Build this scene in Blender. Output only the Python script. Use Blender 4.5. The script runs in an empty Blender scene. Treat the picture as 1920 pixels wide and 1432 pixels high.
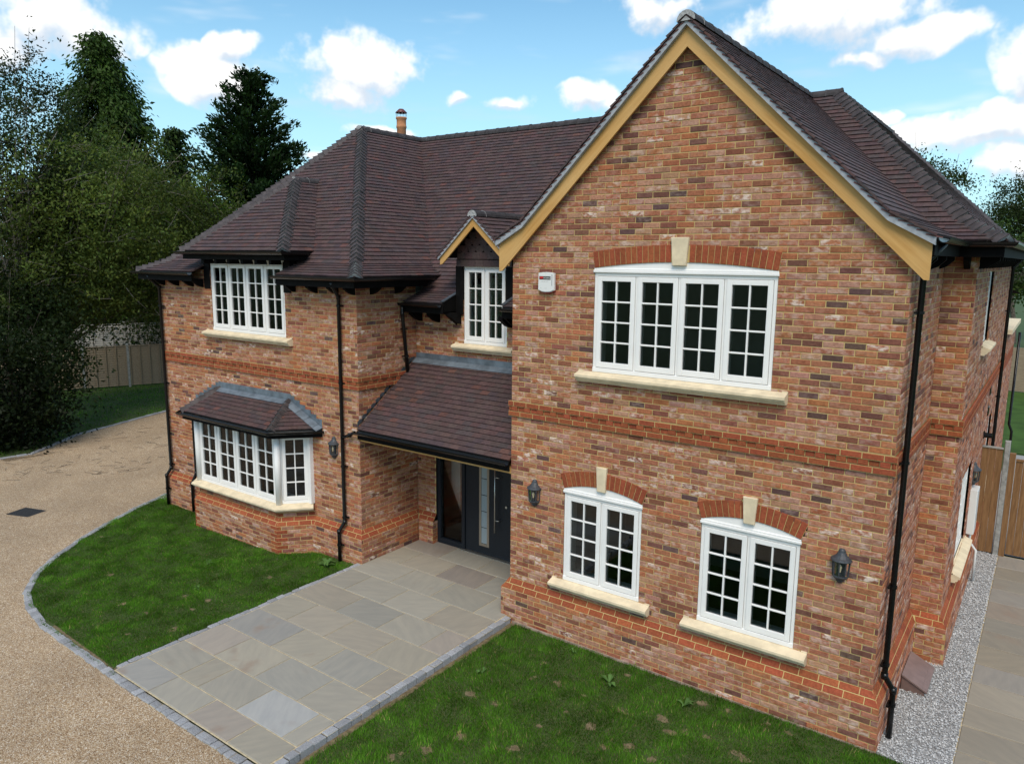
import bpy, math, random
import numpy as np
from mathutils import Vector, Matrix
random.seed(7)
rng = np.random.default_rng(7)
R = math.radians
sc = bpy.context.scene
COL = sc.collection

# ------------------------------------------------------------------ camera
CAMP = Vector((6.3384, -8.7348, 5.38))
yaw, pit, roll = R(35.9551), R(-9.3827), R(0.543)
fw = Vector((-math.sin(yaw) * math.cos(pit), math.cos(yaw) * math.cos(pit), math.sin(pit)))
rt = Vector((math.cos(yaw), math.sin(yaw), 0))
up = rt.cross(fw)
rt2 = rt * math.cos(roll) + up * math.sin(roll)
up2 = up * math.cos(roll) - rt * math.sin(roll)
cam = bpy.data.cameras.new('camera')
cam.lens = 1399.5344 / 1920 * 36
cam.sensor_width = 36
cam.clip_end = 3000
camo = bpy.data.objects.new('camera', cam)
camo.matrix_world = Matrix(((rt2.x, up2.x, -fw.x, CAMP.x), (rt2.y, up2.y, -fw.y, CAMP.y), (rt2.z, up2.z, -fw.z, CAMP.z), (0, 0, 0, 1)))
COL.objects.link(camo)
sc.camera = camo

def pixdir(u, v):
    d = fw + rt2 * ((u - 960) / 1399.5344) - up2 * ((v - 716) / 1399.5344)
    return d.normalized()

# ------------------------------------------------------------------ sky, sun, exposure
SUN_EL, SUN_AZ = 52, 150          # azimuth clockwise from +Y
w = bpy.data.worlds.new('World')
sc.world = w
w.use_nodes = True
nt = w.node_tree
nt.nodes.clear()

class NT:
    def __init__(s, tree): s.t = tree
    def n(s, typ, **kw):
        x = s.t.nodes.new(typ)
        for k, v in kw.items():
            if k.startswith('i_'):
                key = k[2:]
                x.inputs[int(key) if key.isdigit() else key].default_value = v
            else: setattr(x, k, v)
        return x
    def l(s, a, b): s.t.links.new(a, b)
    def m(s, op, a, b=None, c=None, clamp=False):
        x = s.t.nodes.new('ShaderNodeMath'); x.operation = op; x.use_clamp = clamp
        for i, q in enumerate((a, b, c)):
            if q is None: continue
            if isinstance(q, (int, float)): x.inputs[i].default_value = q
            else: s.l(q, x.inputs[i])
        return x.outputs[0]
    def vm(s, op, a, b=None):
        x = s.t.nodes.new('ShaderNodeVectorMath'); x.operation = op
        for i, q in enumerate((a, b)):
            if q is None: continue
            if isinstance(q, (tuple, Vector)): x.inputs[i].default_value = tuple(q)
            else: s.l(q, x.inputs[i])
        return x.outputs['Value'] if op == 'DOT_PRODUCT' else x.outputs[0]
    def mix(s, f, a, b, blend='MIX'):
        x = s.t.nodes.new('ShaderNodeMix'); x.data_type = 'RGBA'; x.blend_type = blend
        for i, q in ((0, f), (6, a), (7, b)):
            if isinstance(q, (int, float)): x.inputs[i].default_value = q
            elif isinstance(q, tuple): x.inputs[i].default_value = q if len(q) == 4 else (*q, 1)
            else: s.l(q, x.inputs[i])
        return x.outputs[2]
    def ramp(s, f, lo, hi, a=0., b=1., smooth=True):
        x = s.t.nodes.new('ShaderNodeMapRange'); x.interpolation_type = 'SMOOTHSTEP' if smooth else 'LINEAR'
        s.l(f, x.inputs[0])
        for i, q in zip((1, 2, 3, 4), (lo, hi, a, b)): x.inputs[i].default_value = q
        return x.outputs[0]
    def noise(s, vec, scale, detail=3, rough=.55):
        x = s.t.nodes.new('ShaderNodeTexNoise'); x.inputs['Scale'].default_value = scale
        x.inputs['Detail'].default_value = detail; x.inputs['Roughness'].default_value = rough
        if vec is not None: s.l(vec, x.inputs['Vector'])
        return x.outputs[0]

W = NT(nt)
sky = W.n('ShaderNodeTexSky', sky_type='NISHITA', sun_disc=False)
sky.sun_elevation = R(SUN_EL); sky.sun_rotation = R(SUN_AZ)
sky.air_density = 1.0; sky.dust_density = .35; sky.ozone_density = 1.6; sky.altitude = 60
geo = W.n('ShaderNodeTexCoord')
dirv = W.vm('NORMALIZE', geo.outputs['Generated'])
# clouds: soft cumulus masses scattered round the whole sky (u, v, half-width, half-height, in photo pixels)
CL = [(105, 55, 125, 50), (20, 95, 60, 36), (400, 132, 92, 50), (455, 72, 46, 22), (690, 122, 135, 56), (650, 170, 95, 36),
      (862, 190, 30, 14), (942, 198, 40, 18), (1095, 182, 62, 28), (1245, 8, 84, 30), (1560, 35, 165, 52), (1700, 78, 120, 30), (1610, 112, 60, 20),
      (1850, 236, 150, 32), (1650, 214, 34, 18), (1925, 130, 50, 60), (1910, 300, 56, 32), (720, 245, 60, 14), (600, 278, 32, 16)]
sep = W.n('ShaderNodeSeparateXYZ'); W.l(dirv, sep.inputs[0])
azv = W.m('ARCTAN2', sep.outputs[0], sep.outputs[1]); elv = W.m('ARCSINE', sep.outputs[2])
ae = W.n('ShaderNodeCombineXYZ'); W.l(azv, ae.inputs[0]); W.l(elv, ae.inputs[1])
nz = W.noise(dirv, 9, 4, .6)
nz2 = W.noise(dirv, 40, 3, .6)
wrp = W.n('ShaderNodeTexNoise'); wrp.inputs['Scale'].default_value = 7; wrp.inputs['Detail'].default_value = 4; W.l(dirv, wrp.inputs['Vector'])
wv = W.n('ShaderNodeVectorMath', operation='MULTIPLY_ADD'); W.l(wrp.outputs['Color'], wv.inputs[0]); wv.inputs[1].default_value = (.13, .09, 0); wv.inputs[2].default_value = (-.065, -.045, 0)
aew = W.n('ShaderNodeVectorMath', operation='ADD'); W.l(ae.outputs[0], aew.inputs[0]); W.l(wv.outputs[0], aew.inputs[1])
blobs = []
for (u, v, a, b) in CL:
    c = pixdir(u, v); blobs.append((math.atan2(c.x, c.y), math.asin(c.z), a / 1480, b / 1480))
def field(dy):
    best = None
    for (az, el, a, b) in blobs:
        x = W.n('ShaderNodeVectorMath', operation='MULTIPLY_ADD'); W.l(aew.outputs[0], x.inputs[0])
        x.inputs[1].default_value = (1 / a, 1 / b, 0); x.inputs[2].default_value = (-az / a, -el / b + dy, 0)
        l = W.n('ShaderNodeVectorMath', operation='LENGTH'); W.l(x.outputs[0], l.inputs[0])
        best = l.outputs['Value'] if best is None else W.m('MINIMUM', best, l.outputs['Value'])
    return best
d0 = field(0.)
best = W.m('SUBTRACT', 1.3, d0, clamp=True)
# the rest of the sky carries the same broken cumulus
gen = W.ramp(W.noise(W.vm('MULTIPLY', dirv, (1, 1, 2.2)), 2.6, 3, .5), .50, .66, 0, .9)
away = W.ramp(W.vm('DOT_PRODUCT', dirv, pixdir(960, 300)), .62, .80, 1, 0)
best = W.m('MAXIMUM', best, W.m('MULTIPLY', gen, away))
nsum = W.m('ADD', W.m('MULTIPLY', W.m('SUBTRACT', nz, .5), 2.1), W.m('MULTIPLY', W.m('SUBTRACT', nz2, .5), 1.2))
dens = W.m('ADD', best, W.m('MULTIPLY', nsum, W.ramp(best, 0, .25)))
mask = W.ramp(dens, .05, .78)
wisp = W.m('MULTIPLY', W.ramp(W.noise(W.vm('MULTIPLY', dirv, (3, 3, 14)), 2.2, 3), .52, .8), .35)
mask = W.m('MAXIMUM', mask, wisp)
skyc = W.mix(1., sky.outputs[0], (1.0, 1.50, 1.56), 'MULTIPLY')
hor = W.ramp(sep.outputs[2], -.02, .42, .8, 0)
skyc = W.mix(hor, skyc, (5.8, 8.9, 10.2))
dlow = field(.7)
shade = W.ramp(W.m('ADD', W.m('SUBTRACT', dlow, d0), W.m('MULTIPLY', nsum, .9)), -.55, .25)
cc = W.mix(shade, (6.6, 7.4, 8.4), (10.4, 10.4, 10.3))
fin = W.mix(mask, skyc, cc)
bg = W.n('ShaderNodeBackground'); W.l(fin, bg.inputs[0]); bg.inputs[1].default_value = .1
wo = W.n('ShaderNodeOutputWorld'); W.l(bg.outputs[0], wo.inputs[0])
w.cycles.sampling_method = 'MANUAL'; w.cycles.sample_map_resolution = 1024

sun = bpy.data.lights.new('sun', 'SUN'); sun.energy = 2.7; sun.angle = R(30); sun.color = (1, .885, .74)
suno = bpy.data.objects.new('sun', sun); COL.objects.link(suno)
sd = Vector((math.sin(R(SUN_AZ)) * math.cos(R(SUN_EL)), math.cos(R(SUN_AZ)) * math.cos(R(SUN_EL)), math.sin(R(SUN_EL))))
suno.rotation_euler = sd.to_track_quat('Z', 'Y').to_euler()
vs = sc.view_settings
vs.view_transform = 'Standard'; vs.look = 'None'; vs.gamma = 1; vs.exposure = 0.15
sc.cycles.max_bounces = 6; sc.cycles.diffuse_bounces = 3; sc.cycles.glossy_bounces = 3; sc.cycles.transparent_max_bounces = 12; sc.cycles.caustics_reflective = False; sc.cycles.caustics_refractive = False

# ------------------------------------------------------------------ mesh helpers
class Fr:
    def __init__(s, o, u, v, n=None):
        s.o, s.u, s.v = Vector(o), Vector(u).normalized(), Vector(v).normalized()
        s.n = Vector(n).normalized() if n is not None else s.u.cross(s.v).normalized()
    def __call__(s, a, b, c=0.): return s.o + s.u * a + s.v * b + s.n * c
    def mat(s, a=0, b=0, c=0):
        p = s(a, b, c)
        return Matrix(((s.u.x, s.v.x, s.n.x, p.x), (s.u.y, s.v.y, s.n.y, p.y), (s.u.z, s.v.z, s.n.z, p.z), (0, 0, 0, 1)))
WORLD = Fr((0, 0, 0), (1, 0, 0), (0, 1, 0), (0, 0, 1))

class MB:
    def __init__(s): s.v, s.f, s.m, s.c = [], [], [], []
    def face(s, pts, m=0, c=(1, 1, 1, 0)):
        i = len(s.v); s.v += [tuple(p) for p in pts]; s.f.append(tuple(range(i, i + len(pts)))); s.m.append(m); s.c.append(c)
    def add(s, vs, fs, m=0, c=(1, 1, 1, 0)):
        i = len(s.v); s.v += [tuple(p) for p in vs]
        for f in fs: s.f.append(tuple(k + i for k in f)); s.m.append(m); s.c.append(c)
    def box(s, F, a0, a1, b0, b1, c0, c1, m=0, c=(1, 1, 1, 0)):
        P = [F(a, b, d) for d in (c0, c1) for (a, b) in ((a0, b0), (a1, b0), (a1, b1), (a0, b1))]
        s.add(P, [(0, 3, 2, 1), (4, 5, 6, 7), (0, 1, 5, 4), (1, 2, 6, 5), (2, 3, 7, 6), (3, 0, 4, 7)], m, c)
    def bbox(s, F, a0, a1, b0, b1, c0, c1, ch=.004, m=0, c=(1, 1, 1, 0)):
        """box with chamfered front (c1) rim"""
        s.block(F, (a0, b0), (a1, b0), (a1, b1), (a0, b1), c0, c1, ch, m, c)
    def block(s, F, p0, p1, p2, p3, d0, d1, ch=.004, m=0, c=(1, 1, 1, 0), jit=0.):
        q = [p0, p1, p2, p3]
        cx = sum(p[0] for p in q) / 4; cy = sum(p[1] for p in q) / 4
        ins = []
        for p in q:
            dx, dy = cx - p[0], cy - p[1]
            ins.append((p[0] + math.copysign(min(ch, abs(dx)), dx), p[1] + math.copysign(min(ch, abs(dy)), dy)))
        V = [F(*p, d0) for p in q] + [F(*p, d1 - ch) for p in q] + [F(*p, d1 + random.uniform(-jit, jit)) for p in ins]
        fs = [(8, 9, 10, 11)]
        for i in range(4):
            j = (i + 1) % 4
            fs += [(i, j, j + 4, i + 4), (i + 4, j + 4, j + 8, i + 8)]
        s.add(V, fs, m, c)
    def prism(s, F, poly, c0, c1, m=0, c=(1, 1, 1, 0), caps=True):
        n = len(poly)
        V = [F(a, b, c0) for a, b in poly] + [F(a, b, c1) for a, b in poly]
        fs = [(i, (i + 1) % n, (i + 1) % n + n, i + n) for i in range(n)]
        if caps: fs += [tuple(range(n - 1, -1, -1)), tuple(range(n, 2 * n))]
        s.add(V, fs, m, c)
    def sweep(s, path, prof, side=None, m=0, c=(1, 1, 1, 0), closed=True, upv=Vector((0, 0, 1)), caps=True):
        """profile points (lateral, vertical) swept along a horizontal-ish polyline with mitred corners"""
        path = [Vector(p) for p in path]; n = len(path); k = len(prof); V = []
        for i, p in enumerate(path):
            d0 = (path[i] - path[i - 1]).normalized() if i > 0 else (path[1] - path[0]).normalized()
            d1 = (path[i + 1] - path[i]).normalized() if i < n - 1 else d0
            l0 = d0.cross(upv).normalized(); l1 = d1.cross(upv).normalized()
            l = (l0 + l1).normalized(); l = l / max(.3, l.dot(l1))
            for a, b in prof: V.append(p + l * a + upv * b)
        fs = []
        for i in range(n - 1):
            for j in range(k if closed else k - 1):
                jj = (j + 1) % k
                fs.append((i * k + j, i * k + jj, (i + 1) * k + jj, (i + 1) * k + j))
        if caps and closed: fs += [tuple(range(k - 1, -1, -1)), tuple(range((n - 1) * k, n * k))]
        s.add(V, fs, m, c)
    def tube(s, path, r, seg=10, m=0, c=(1, 1, 1, 0), caps=True):
        path = [Vector(p) for p in path]; n = len(path)
        rs = r if isinstance(r, (list, tuple)) else [r] * n
        V = []; ref = None
        for i, p in enumerate(path):
            t = ((path[i + 1] - p) if i < n - 1 else (p - path[i - 1]))
            if 0 < i < n - 1: t = (path[i + 1] - p).normalized() + (p - path[i - 1]).normalized()
            t.normalize()
            if ref is None: ref = Vector((0, 0, 1)) if abs(t.z) < .9 else Vector((1, 0, 0))
            x = (ref - t * ref.dot(t)).normalized(); y = t.cross(x); ref = x
            for k in range(seg):
                a = 2 * math.pi * k / seg
                V.append(p + (x * math.cos(a) + y * math.sin(a)) * rs[i])
        fs = [(i * seg + k, i * seg + (k + 1) % seg, (i + 1) * seg + (k + 1) % seg, (i + 1) * seg + k) for i in range(n - 1) for k in range(seg)]
        if caps: fs += [tuple(range(seg - 1, -1, -1)), tuple(range((n - 1) * seg, n * seg))]
        s.add(V, fs, m, c)
    def lathe(s, F, prof, seg=24, a0=0., a1=2 * math.pi, m=0, c=(1, 1, 1, 0)):
        full = abs(a1 - a0 - 2 * math.pi) < 1e-6
        na = seg if full else seg + 1; V = []
        for i in range(na):
            a = a0 + (a1 - a0) * i / seg
            for r, h in prof: V.append(F(r * math.cos(a), r * math.sin(a), h))
        k = len(prof); fs = []
        for i in range(seg):
            j = (i + 1) % na
            for q in range(k - 1): fs.append((i * k + q, j * k + q, j * k + q + 1, i * k + q + 1))
        s.add(V, fs, m, c)
    def mesh(s, name, mats, smooth=False):
        me = bpy.data.meshes.new(name)
        nv, nf = len(s.v), len(s.f)
        ll = np.array([len(f) for f in s.f], dtype=np.int32)
        li = np.fromiter((k for f in s.f for k in f), dtype=np.int32)
        me.vertices.add(nv); me.vertices.foreach_set('co', np.array(s.v, dtype=np.float32).ravel())
        me.loops.add(len(li)); me.loops.foreach_set('vertex_index', li)
        me.polygons.add(nf)
        me.polygons.foreach_set('loop_start', np.concatenate(([0], np.cumsum(ll)[:-1])).astype(np.int32))
        me.polygons.foreach_set('material_index', np.array(s.m, dtype=np.int32))
        me.update(calc_edges=True)
        me.polygons.foreach_set('use_smooth', np.full(nf, smooth, dtype=bool))
        cc_ = np.array(s.c, dtype=np.float32)
        at = me.attributes.new('col', 'FLOAT_COLOR', 'CORNER')
        at.data.foreach_set('color', np.repeat(cc_, ll, axis=0).ravel())
        for m in (mats if isinstance(mats, (list, tuple)) else [mats]): me.materials.append(m)
        me.validate()
        return me
    def obj(s, name, mats, parent=None, smooth=False):
        o = bpy.data.objects.new(name, s.mesh(name, mats, smooth)); COL.objects.link(o)
        if parent is not None: o.parent = parent
        return o

def inst(name, me, matrix, parent, color=None):
    o = bpy.data.objects.new(name, me); COL.objects.link(o)
    o.parent = parent; o.matrix_basis = matrix
    if color is not None: o.color = color
    return o
def empty(name, loc=(0, 0, 0), rz=0.):
    o = bpy.data.objects.new(name, None); COL.objects.link(o); o.location = loc; o.rotation_euler = (0, 0, rz); o.empty_display_size = .3
    return o
def tag(o, label=None, cat=None, group=None, kind=None):
    if label: o['label'] = label
    if cat: o['category'] = cat
    if group: o['group'] = group
    if kind: o['kind'] = kind
    return o
def fastmesh(name, verts, faces, cols, mats):
    """numpy: verts (n,3), faces (m,k), per-face colours (m,4)"""
    me = bpy.data.meshes.new(name); k = faces.shape[1]; m = len(faces)
    me.vertices.add(len(verts)); me.vertices.foreach_set('co', verts.astype(np.float32).ravel())
    me.loops.add(m * k); me.loops.foreach_set('vertex_index', faces.astype(np.int32).ravel())
    me.polygons.add(m); me.polygons.foreach_set('loop_start', np.arange(0, m * k, k, dtype=np.int32))
    me.update(calc_edges=True); me.polygons.foreach_set('use_smooth', np.zeros(m, dtype=bool))
    at = me.attributes.new('col', 'FLOAT_COLOR', 'CORNER')
    at.data.foreach_set('color', np.repeat(cols.astype(np.float32), k, axis=0).ravel())
    for q in (mats if isinstance(mats, (list, tuple)) else [mats]): me.materials.append(q)
    return me

# ------------------------------------------------------------------ materials
def material(name, fn):
    m = bpy.data.materials.new(name); m.use_nodes = True
    t = m.node_tree; t.nodes.clear(); N = NT(t)
    out = N.n('ShaderNodeOutputMaterial'); b = N.n('ShaderNodeBsdfPrincipled')
    r = fn(N, b)
    N.l((r if r is not None else b).outputs[0], out.inputs[0])
    return m
def pos(N): return N.n('ShaderNodeNewGeometry').outputs['Position']
def colsrc(N, obj):
    if obj:
        o = N.n('ShaderNodeObjectInfo'); return o.outputs['Color'], o.outputs['Alpha']
    a = N.n('ShaderNodeAttribute', attribute_name='col'); return a.outputs['Color'], a.outputs['Alpha']
def bump(N, b, h, strength, dist):
    x = N.n('ShaderNodeBump'); x.inputs['Strength'].default_value = strength; x.inputs['Distance'].default_value = dist
    N.l(h, x.inputs['Height']); N.l(x.outputs[0], b.inputs['Normal'])

def brick_fn(obj, smear=True):
    def f(N, b):
        c, al = colsrc(N, obj); p = pos(N)
        n1 = N.noise(p, 34, 5, .65); n2 = N.noise(p, 130, 3, .6)
        c = N.mix(1., c, N.mix(N.ramp(n1, .3, .72), (.80, .78, .78), (1.18, 1.18, 1.18)), 'MULTIPLY')
        if smear:
            n3 = N.noise(N.vm('MULTIPLY', p, (1, 1, 1.7)), 11, 3, .6)
            k = N.m('MULTIPLY', N.ramp(n3, .40, .68), al, clamp=True)
            c = N.mix(N.m('MULTIPLY', N.ramp(N.noise(p, 8, 2), .5, .62), .45), c, N.mix(1., c, (.68, .58, .54), 'MULTIPLY'))
            c = N.mix(k, c, (.66, .52, .44))
        N.l(c, b.inputs['Base Color']); b.inputs['Roughness'].default_value = .88; b.inputs['Specular IOR Level'].default_value = .25
        wv = N.noise(N.vm('MULTIPLY', p, (1, 1, 2.6)), 26, 4, .7)
        bump(N, b, N.m('ADD', N.m('MULTIPLY', n2, .35), wv), .75, .006)
    return f
M_BRICK = material('brick', brick_fn(False)); M_BRICKO = material('brick_single', brick_fn(True))
M_RED = material('red_brick', brick_fn(False, False)); M_REDO = material('red_brick_single', brick_fn(True, False))
def f_mortar(N, b):
    p = pos(N); n = N.noise(p, 90, 4); n2 = N.noise(p, 1.3, 3)
    c = N.mix(n, (.44, .325, .13), (.57, .43, .19)); c = N.mix(N.ramp(n2, .35, .75, 0, .35), c, (.54, .41, .21))
    N.l(c, b.inputs['Base Color']); b.inputs['Roughness'].default_value = .95; b.inputs['Specular IOR Level'].default_value = .1
    bump(N, b, n, .5, .003)
M_MORTAR = material('mortar', f_mortar)
def tile_fn(obj):
    def f(N, b):
        c, al = colsrc(N, obj); p = pos(N)
        n1 = N.noise(p, 22, 4, .65); n2 = N.noise(p, 160, 2)
        c = N.mix(1., c, N.mix(N.ramp(n1, .3, .7), (.78, .76, .78), (1.22, 1.2, 1.2)), 'MULTIPLY')
        N.l(c, b.inputs['Base Color']); b.inputs['Roughness'].default_value = .68; b.inputs['Specular IOR Level'].default_value = .3
        bump(N, b, N.m('ADD', n1, N.m('MULTIPLY', n2, .5)), .35, .004)
    return f
M_TILE = material('roof_tile', tile_fn(False)); M_TILEO = material('roof_tile_single', tile_fn(True))
def plain(name, col, rough=.5, spec=.5, var=0., scale=8., bmp=0., metal=0., bscale=60):
    def f(N, b):
        p = pos(N); b.inputs['Roughness'].default_value = rough; b.inputs['Specular IOR Level'].default_value = spec; b.inputs['Metallic'].default_value = metal
        if var:
            n = N.noise(p, scale, 4)
            N.l(N.mix(N.ramp(n, .28, .72), tuple(x * (1 - var) for x in col), tuple(min(1, x * (1 + var)) for x in col)), b.inputs['Base Color'])
        else: b.inputs['Base Color'].default_value = (*col, 1)
        if bmp: bump(N, b, N.noise(p, bscale, 3), bmp, .003)
    return material(name, f)
M_WHITE = plain('white_paint', (.82, .81, .79), .42, .4, .03, 3)
M_STONE = plain('cast_stone', (.70, .585, .405), .85, .2, .12, 7, .35, bscale=220)
M_BLACK = plain('black_plastic', (.006, .006, .0065), .25, .32, .2, 6)
M_BLACKW = plain('black_painted_wood', (.006, .0055, .0055), .7, .08, .25, 9, .2)
M_LEAD = plain('lead', (.155, .19, .225), .5, .5, .32, 5, .3, .35, 12)
M_LEADD = plain('lead_dark', (.07, .08, .092), .5, .5, .3, 8, .3, .3, 14)
M_HMORT = plain('bedding_mortar', (.34, .34, .34), .95, .1, .35, 30, .4)
M_UNDER = plain('undercloak', (.33, .35, .38), .9, .2, .2, 12, .3)
M_DECK = plain('roof_felt', (.022, .018, .018), .9, .1)
M_DOOR = plain('door_anthracite', (.013, .017, .023), .42, .3, .08, 20)
M_STEEL = plain('brushed_steel', (.55, .54, .50), .34, .5, .05, 40, 0, .9)
M_TRIM = plain('champagne_trim', (.34, .29, .23), .42, .5, .05, 40, 0, .55)
M_PLAST = plain('interior_plaster', (.36, .36, .36), .9, .2)
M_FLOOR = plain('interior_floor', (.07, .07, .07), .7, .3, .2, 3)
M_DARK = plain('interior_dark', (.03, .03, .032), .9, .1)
M_LANT = plain('lantern_metal', (.045, .05, .058), .5, .5, .25, 30, .4)
M_CONC = plain('concrete', (.30, .30, .285), .95, .1, .25, 14, .5)
M_UPVC = plain('white_plastic', (.72, .72, .70), .38, .5)
M_BROWNBOX = plain('brown_plastic', (.16, .10, .085), .5, .4, .12, 10)
M_RIDGE = plain('ridge_clay', (.042, .037, .038), .72, .35, .35, 9, .35)
M_BONNET = plain('bonnet_clay', (.060, .049, .049), .66, .4, .4, 7, .35)
M_TERRA = plain('terracotta', (.48, .22, .11), .85, .2, .15, 10, .2)
M_DRAIN = plain('cast_iron', (.035, .035, .036), .6, .4, .3, 60, .4)
M_REDP = plain('red_plastic', (.30, .01, .012), .35, .5)
M_PRINTK = plain('print_black', (.01, .01, .01), .5, .4)
M_PRINTR = plain('print_red', (.5, .02, .02), .5, .4)
M_PRINTG = plain('print_grey', (.42, .42, .42), .5, .4)
M_BULB = plain('bulb_glass', (.75, .62, .42), .2, .5)
def f_glass(N, b):
    tr = N.n('ShaderNodeBsdfTransparent'); tr.inputs[0].default_value = (.80, .83, .82, 1)
    gl = N.n('ShaderNodeBsdfGlossy'); gl.inputs['Roughness'].default_value = .02; gl.inputs[0].default_value = (.9, .9, .9, 1)
    fr = N.n('ShaderNodeFresnel'); fr.inputs[0].default_value = 1.45
    mx = N.n('ShaderNodeMixShader'); N.l(fr.outputs[0], mx.inputs[0]); N.l(tr.outputs[0], mx.inputs[1]); N.l(gl.outputs[0], mx.inputs[2])
    return mx
M_GLASS = material('glass', f_glass)
def f_frost(N, b):
    b.inputs['Base Color'].default_value = (.30, .36, .38, 1); b.inputs['Roughness'].default_value = .25
M_FROST = material('frosted_glass', f_frost)
def wood_fn(c0, c1, axis, sc_=1.):
    def f(N, b):
        p = pos(N)
        st = {'x': (1.2, 14, 14), 'z': (14, 14, 1.2), 'r': (3, 3, 3)}[axis]
        n = N.noise(N.vm('MULTIPLY', p, st), 2.6 * sc_, 6, .65)
        N.l(N.mix(N.ramp(n, .3, .7), c0, c1), b.inputs['Base Color'])
        b.inputs['Roughness'].default_value = .62; b.inputs['Specular IOR Level'].default_value = .3
        bump(N, b, n, .25, .003)
    return f
def oak_fn(dx, dz):
    def f(N, b):
        p = pos(N); al = N.vm('DOT_PRODUCT', p, (dx, 0, dz)); ac = N.vm('DOT_PRODUCT', p, (-dz, 0, dx)); sp = N.n('ShaderNodeSeparateXYZ'); N.l(p, sp.inputs[0])
        cb = N.n('ShaderNodeCombineXYZ'); N.l(N.m('MULTIPLY', al, .9), cb.inputs[0]); N.l(N.m('MULTIPLY', ac, 16), cb.inputs[1]); N.l(N.m('MULTIPLY', sp.outputs[1], 16), cb.inputs[2])
        n = N.noise(cb.outputs[0], 1.6, 6, .6); big = N.noise(p, .9, 2)
        c = N.mix(N.ramp(n, .3, .72), (.48, .245, .065), (.60, .345, .115)); c = N.mix(N.ramp(big, .35, .65, 0, .55), c, (.63, .41, .175))
        N.l(c, b.inputs['Base Color']); b.inputs['Roughness'].default_value = .6; b.inputs['Specular IOR Level'].default_value = .25; bump(N, b, n, .12, .002)
    return f
M_OAK = material('oak', oak_fn(1., 0.)); M_OAKL = material('oak_left', oak_fn(.742, .670)); M_OAKR = material('oak_right', oak_fn(.742, -.670))
M_FENCE = material('fence_timber', wood_fn((.17, .085, .035), (.27, .15, .065), 'z'))
M_FENCEW = material('weathered_timber', wood_fn((.20, .15, .095), (.33, .26, .18), 'x'))
M_FENCEG = material('silvered_timber', wood_fn((.28, .27, .25), (.42, .41, .38), 'x'))
def f_drive(N, b):
    p = pos(N)
    v = N.n('ShaderNodeTexVoronoi'); v.inputs['Scale'].default_value = 118; N.l(p, v.inputs['Vector'])
    sp = N.n('ShaderNodeSeparateColor'); N.l(v.outputs['Color'], sp.inputs[0])
    rmp = N.n('ShaderNodeValToRGB'); N.l(sp.outputs[0], rmp.inputs[0]); e = rmp.color_ramp; e.interpolation = 'CONSTANT'
    e.elements[0].color = (.16, .095, .045, 1); e.elements[1].position = .16; e.elements[1].color = (.34, .235, .135, 1)
    for q, c in ((.42, (.43, .315, .195)), (.64, (.53, .425, .295)), (.82, (.28, .175, .095)), (.91, (.68, .62, .52))):
        x = e.elements.new(q); x.color = (*c, 1)
    big = N.noise(p, .55, 4); mid = N.noise(p, 7, 4)
    c = N.mix(1., rmp.outputs[0], N.mix(N.ramp(big, .3, .7), (.86, .85, .84), (1.06, 1.05, 1.04)), 'MULTIPLY')
    c = N.mix(1., c, N.mix(N.ramp(mid, .3, .7), (.94, .93, .93), (1.06, 1.06, 1.06)), 'MULTIPLY')
    N.l(c, b.inputs['Base Color']); b.inputs['Roughness'].default_value = .75; b.inputs['Specular IOR Level'].default_value = .3
    bump(N, b, N.m('SUBTRACT', 1., v.outputs['Distance']), .6, .006)
M_DRIVE = material('resin_gravel', f_drive)
def slab_fn(N, b):
    c, al = colsrc(N, True); p = pos(N)
    r = N.n('ShaderNodeObjectInfo').outputs['Random']
    rot = N.n('ShaderNodeVectorRotate', rotation_type='Z_AXIS'); N.l(p, rot.inputs[0]); N.l(N.m('MULTIPLY', r, 6.28), rot.inputs['Angle'])
    off = N.n('ShaderNodeVectorMath', operation='ADD'); N.l(rot.outputs[0], off.inputs[0])
    cmb = N.n('ShaderNodeCombineXYZ'); N.l(N.m('MULTIPLY', r, 50), cmb.inputs[0]); N.l(N.m('MULTIPLY', r, 31), cmb.inputs[2]); N.l(cmb.outputs[0], off.inputs[1])
    q = N.vm('MULTIPLY', off.outputs[0], (1.2, 5, 1))
    n = N.noise(q, 2.2, 6, .62); n2 = N.noise(p, 60, 3)
    c = N.mix(1., c, N.mix(N.ramp(n, .25, .75), (.91, .92, .93), (1.07, 1.06, 1.04)), 'MULTIPLY')
    c = N.mix(N.m('MULTIPLY', N.ramp(N.noise(off.outputs[0], 1.7, 3), .58, .75), al), c, (.25, .175, .13))
    N.l(c, b.inputs['Base Color']); b.inputs['Roughness'].default_value = .7; b.inputs['Specular IOR Level'].default_value = .3
    bump(N, b, N.m('ADD', n, N.m('MULTIPLY', n2, .15)), .3, .008)
M_SLAB = material('sandstone_slab', slab_fn)
M_JOINT = plain('slab_grout', (.50, .42, .28), .95, .1, .2, 20, .3)
def sett_fn(N, b):
    c, al = colsrc(N, True); p = pos(N); n = N.noise(p, 120, 3, .7)
    N.l(N.mix(1., c, N.mix(N.ramp(n, .3, .7), (.6, .6, .62), (1.35, 1.35, 1.33)), 'MULTIPLY'), b.inputs['Base Color'])
    b.inputs['Roughness'].default_value = .8; bump(N, b, N.noise(p, 45, 3), .6, .01)
M_SETT = material('granite_sett', sett_fn)
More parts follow.
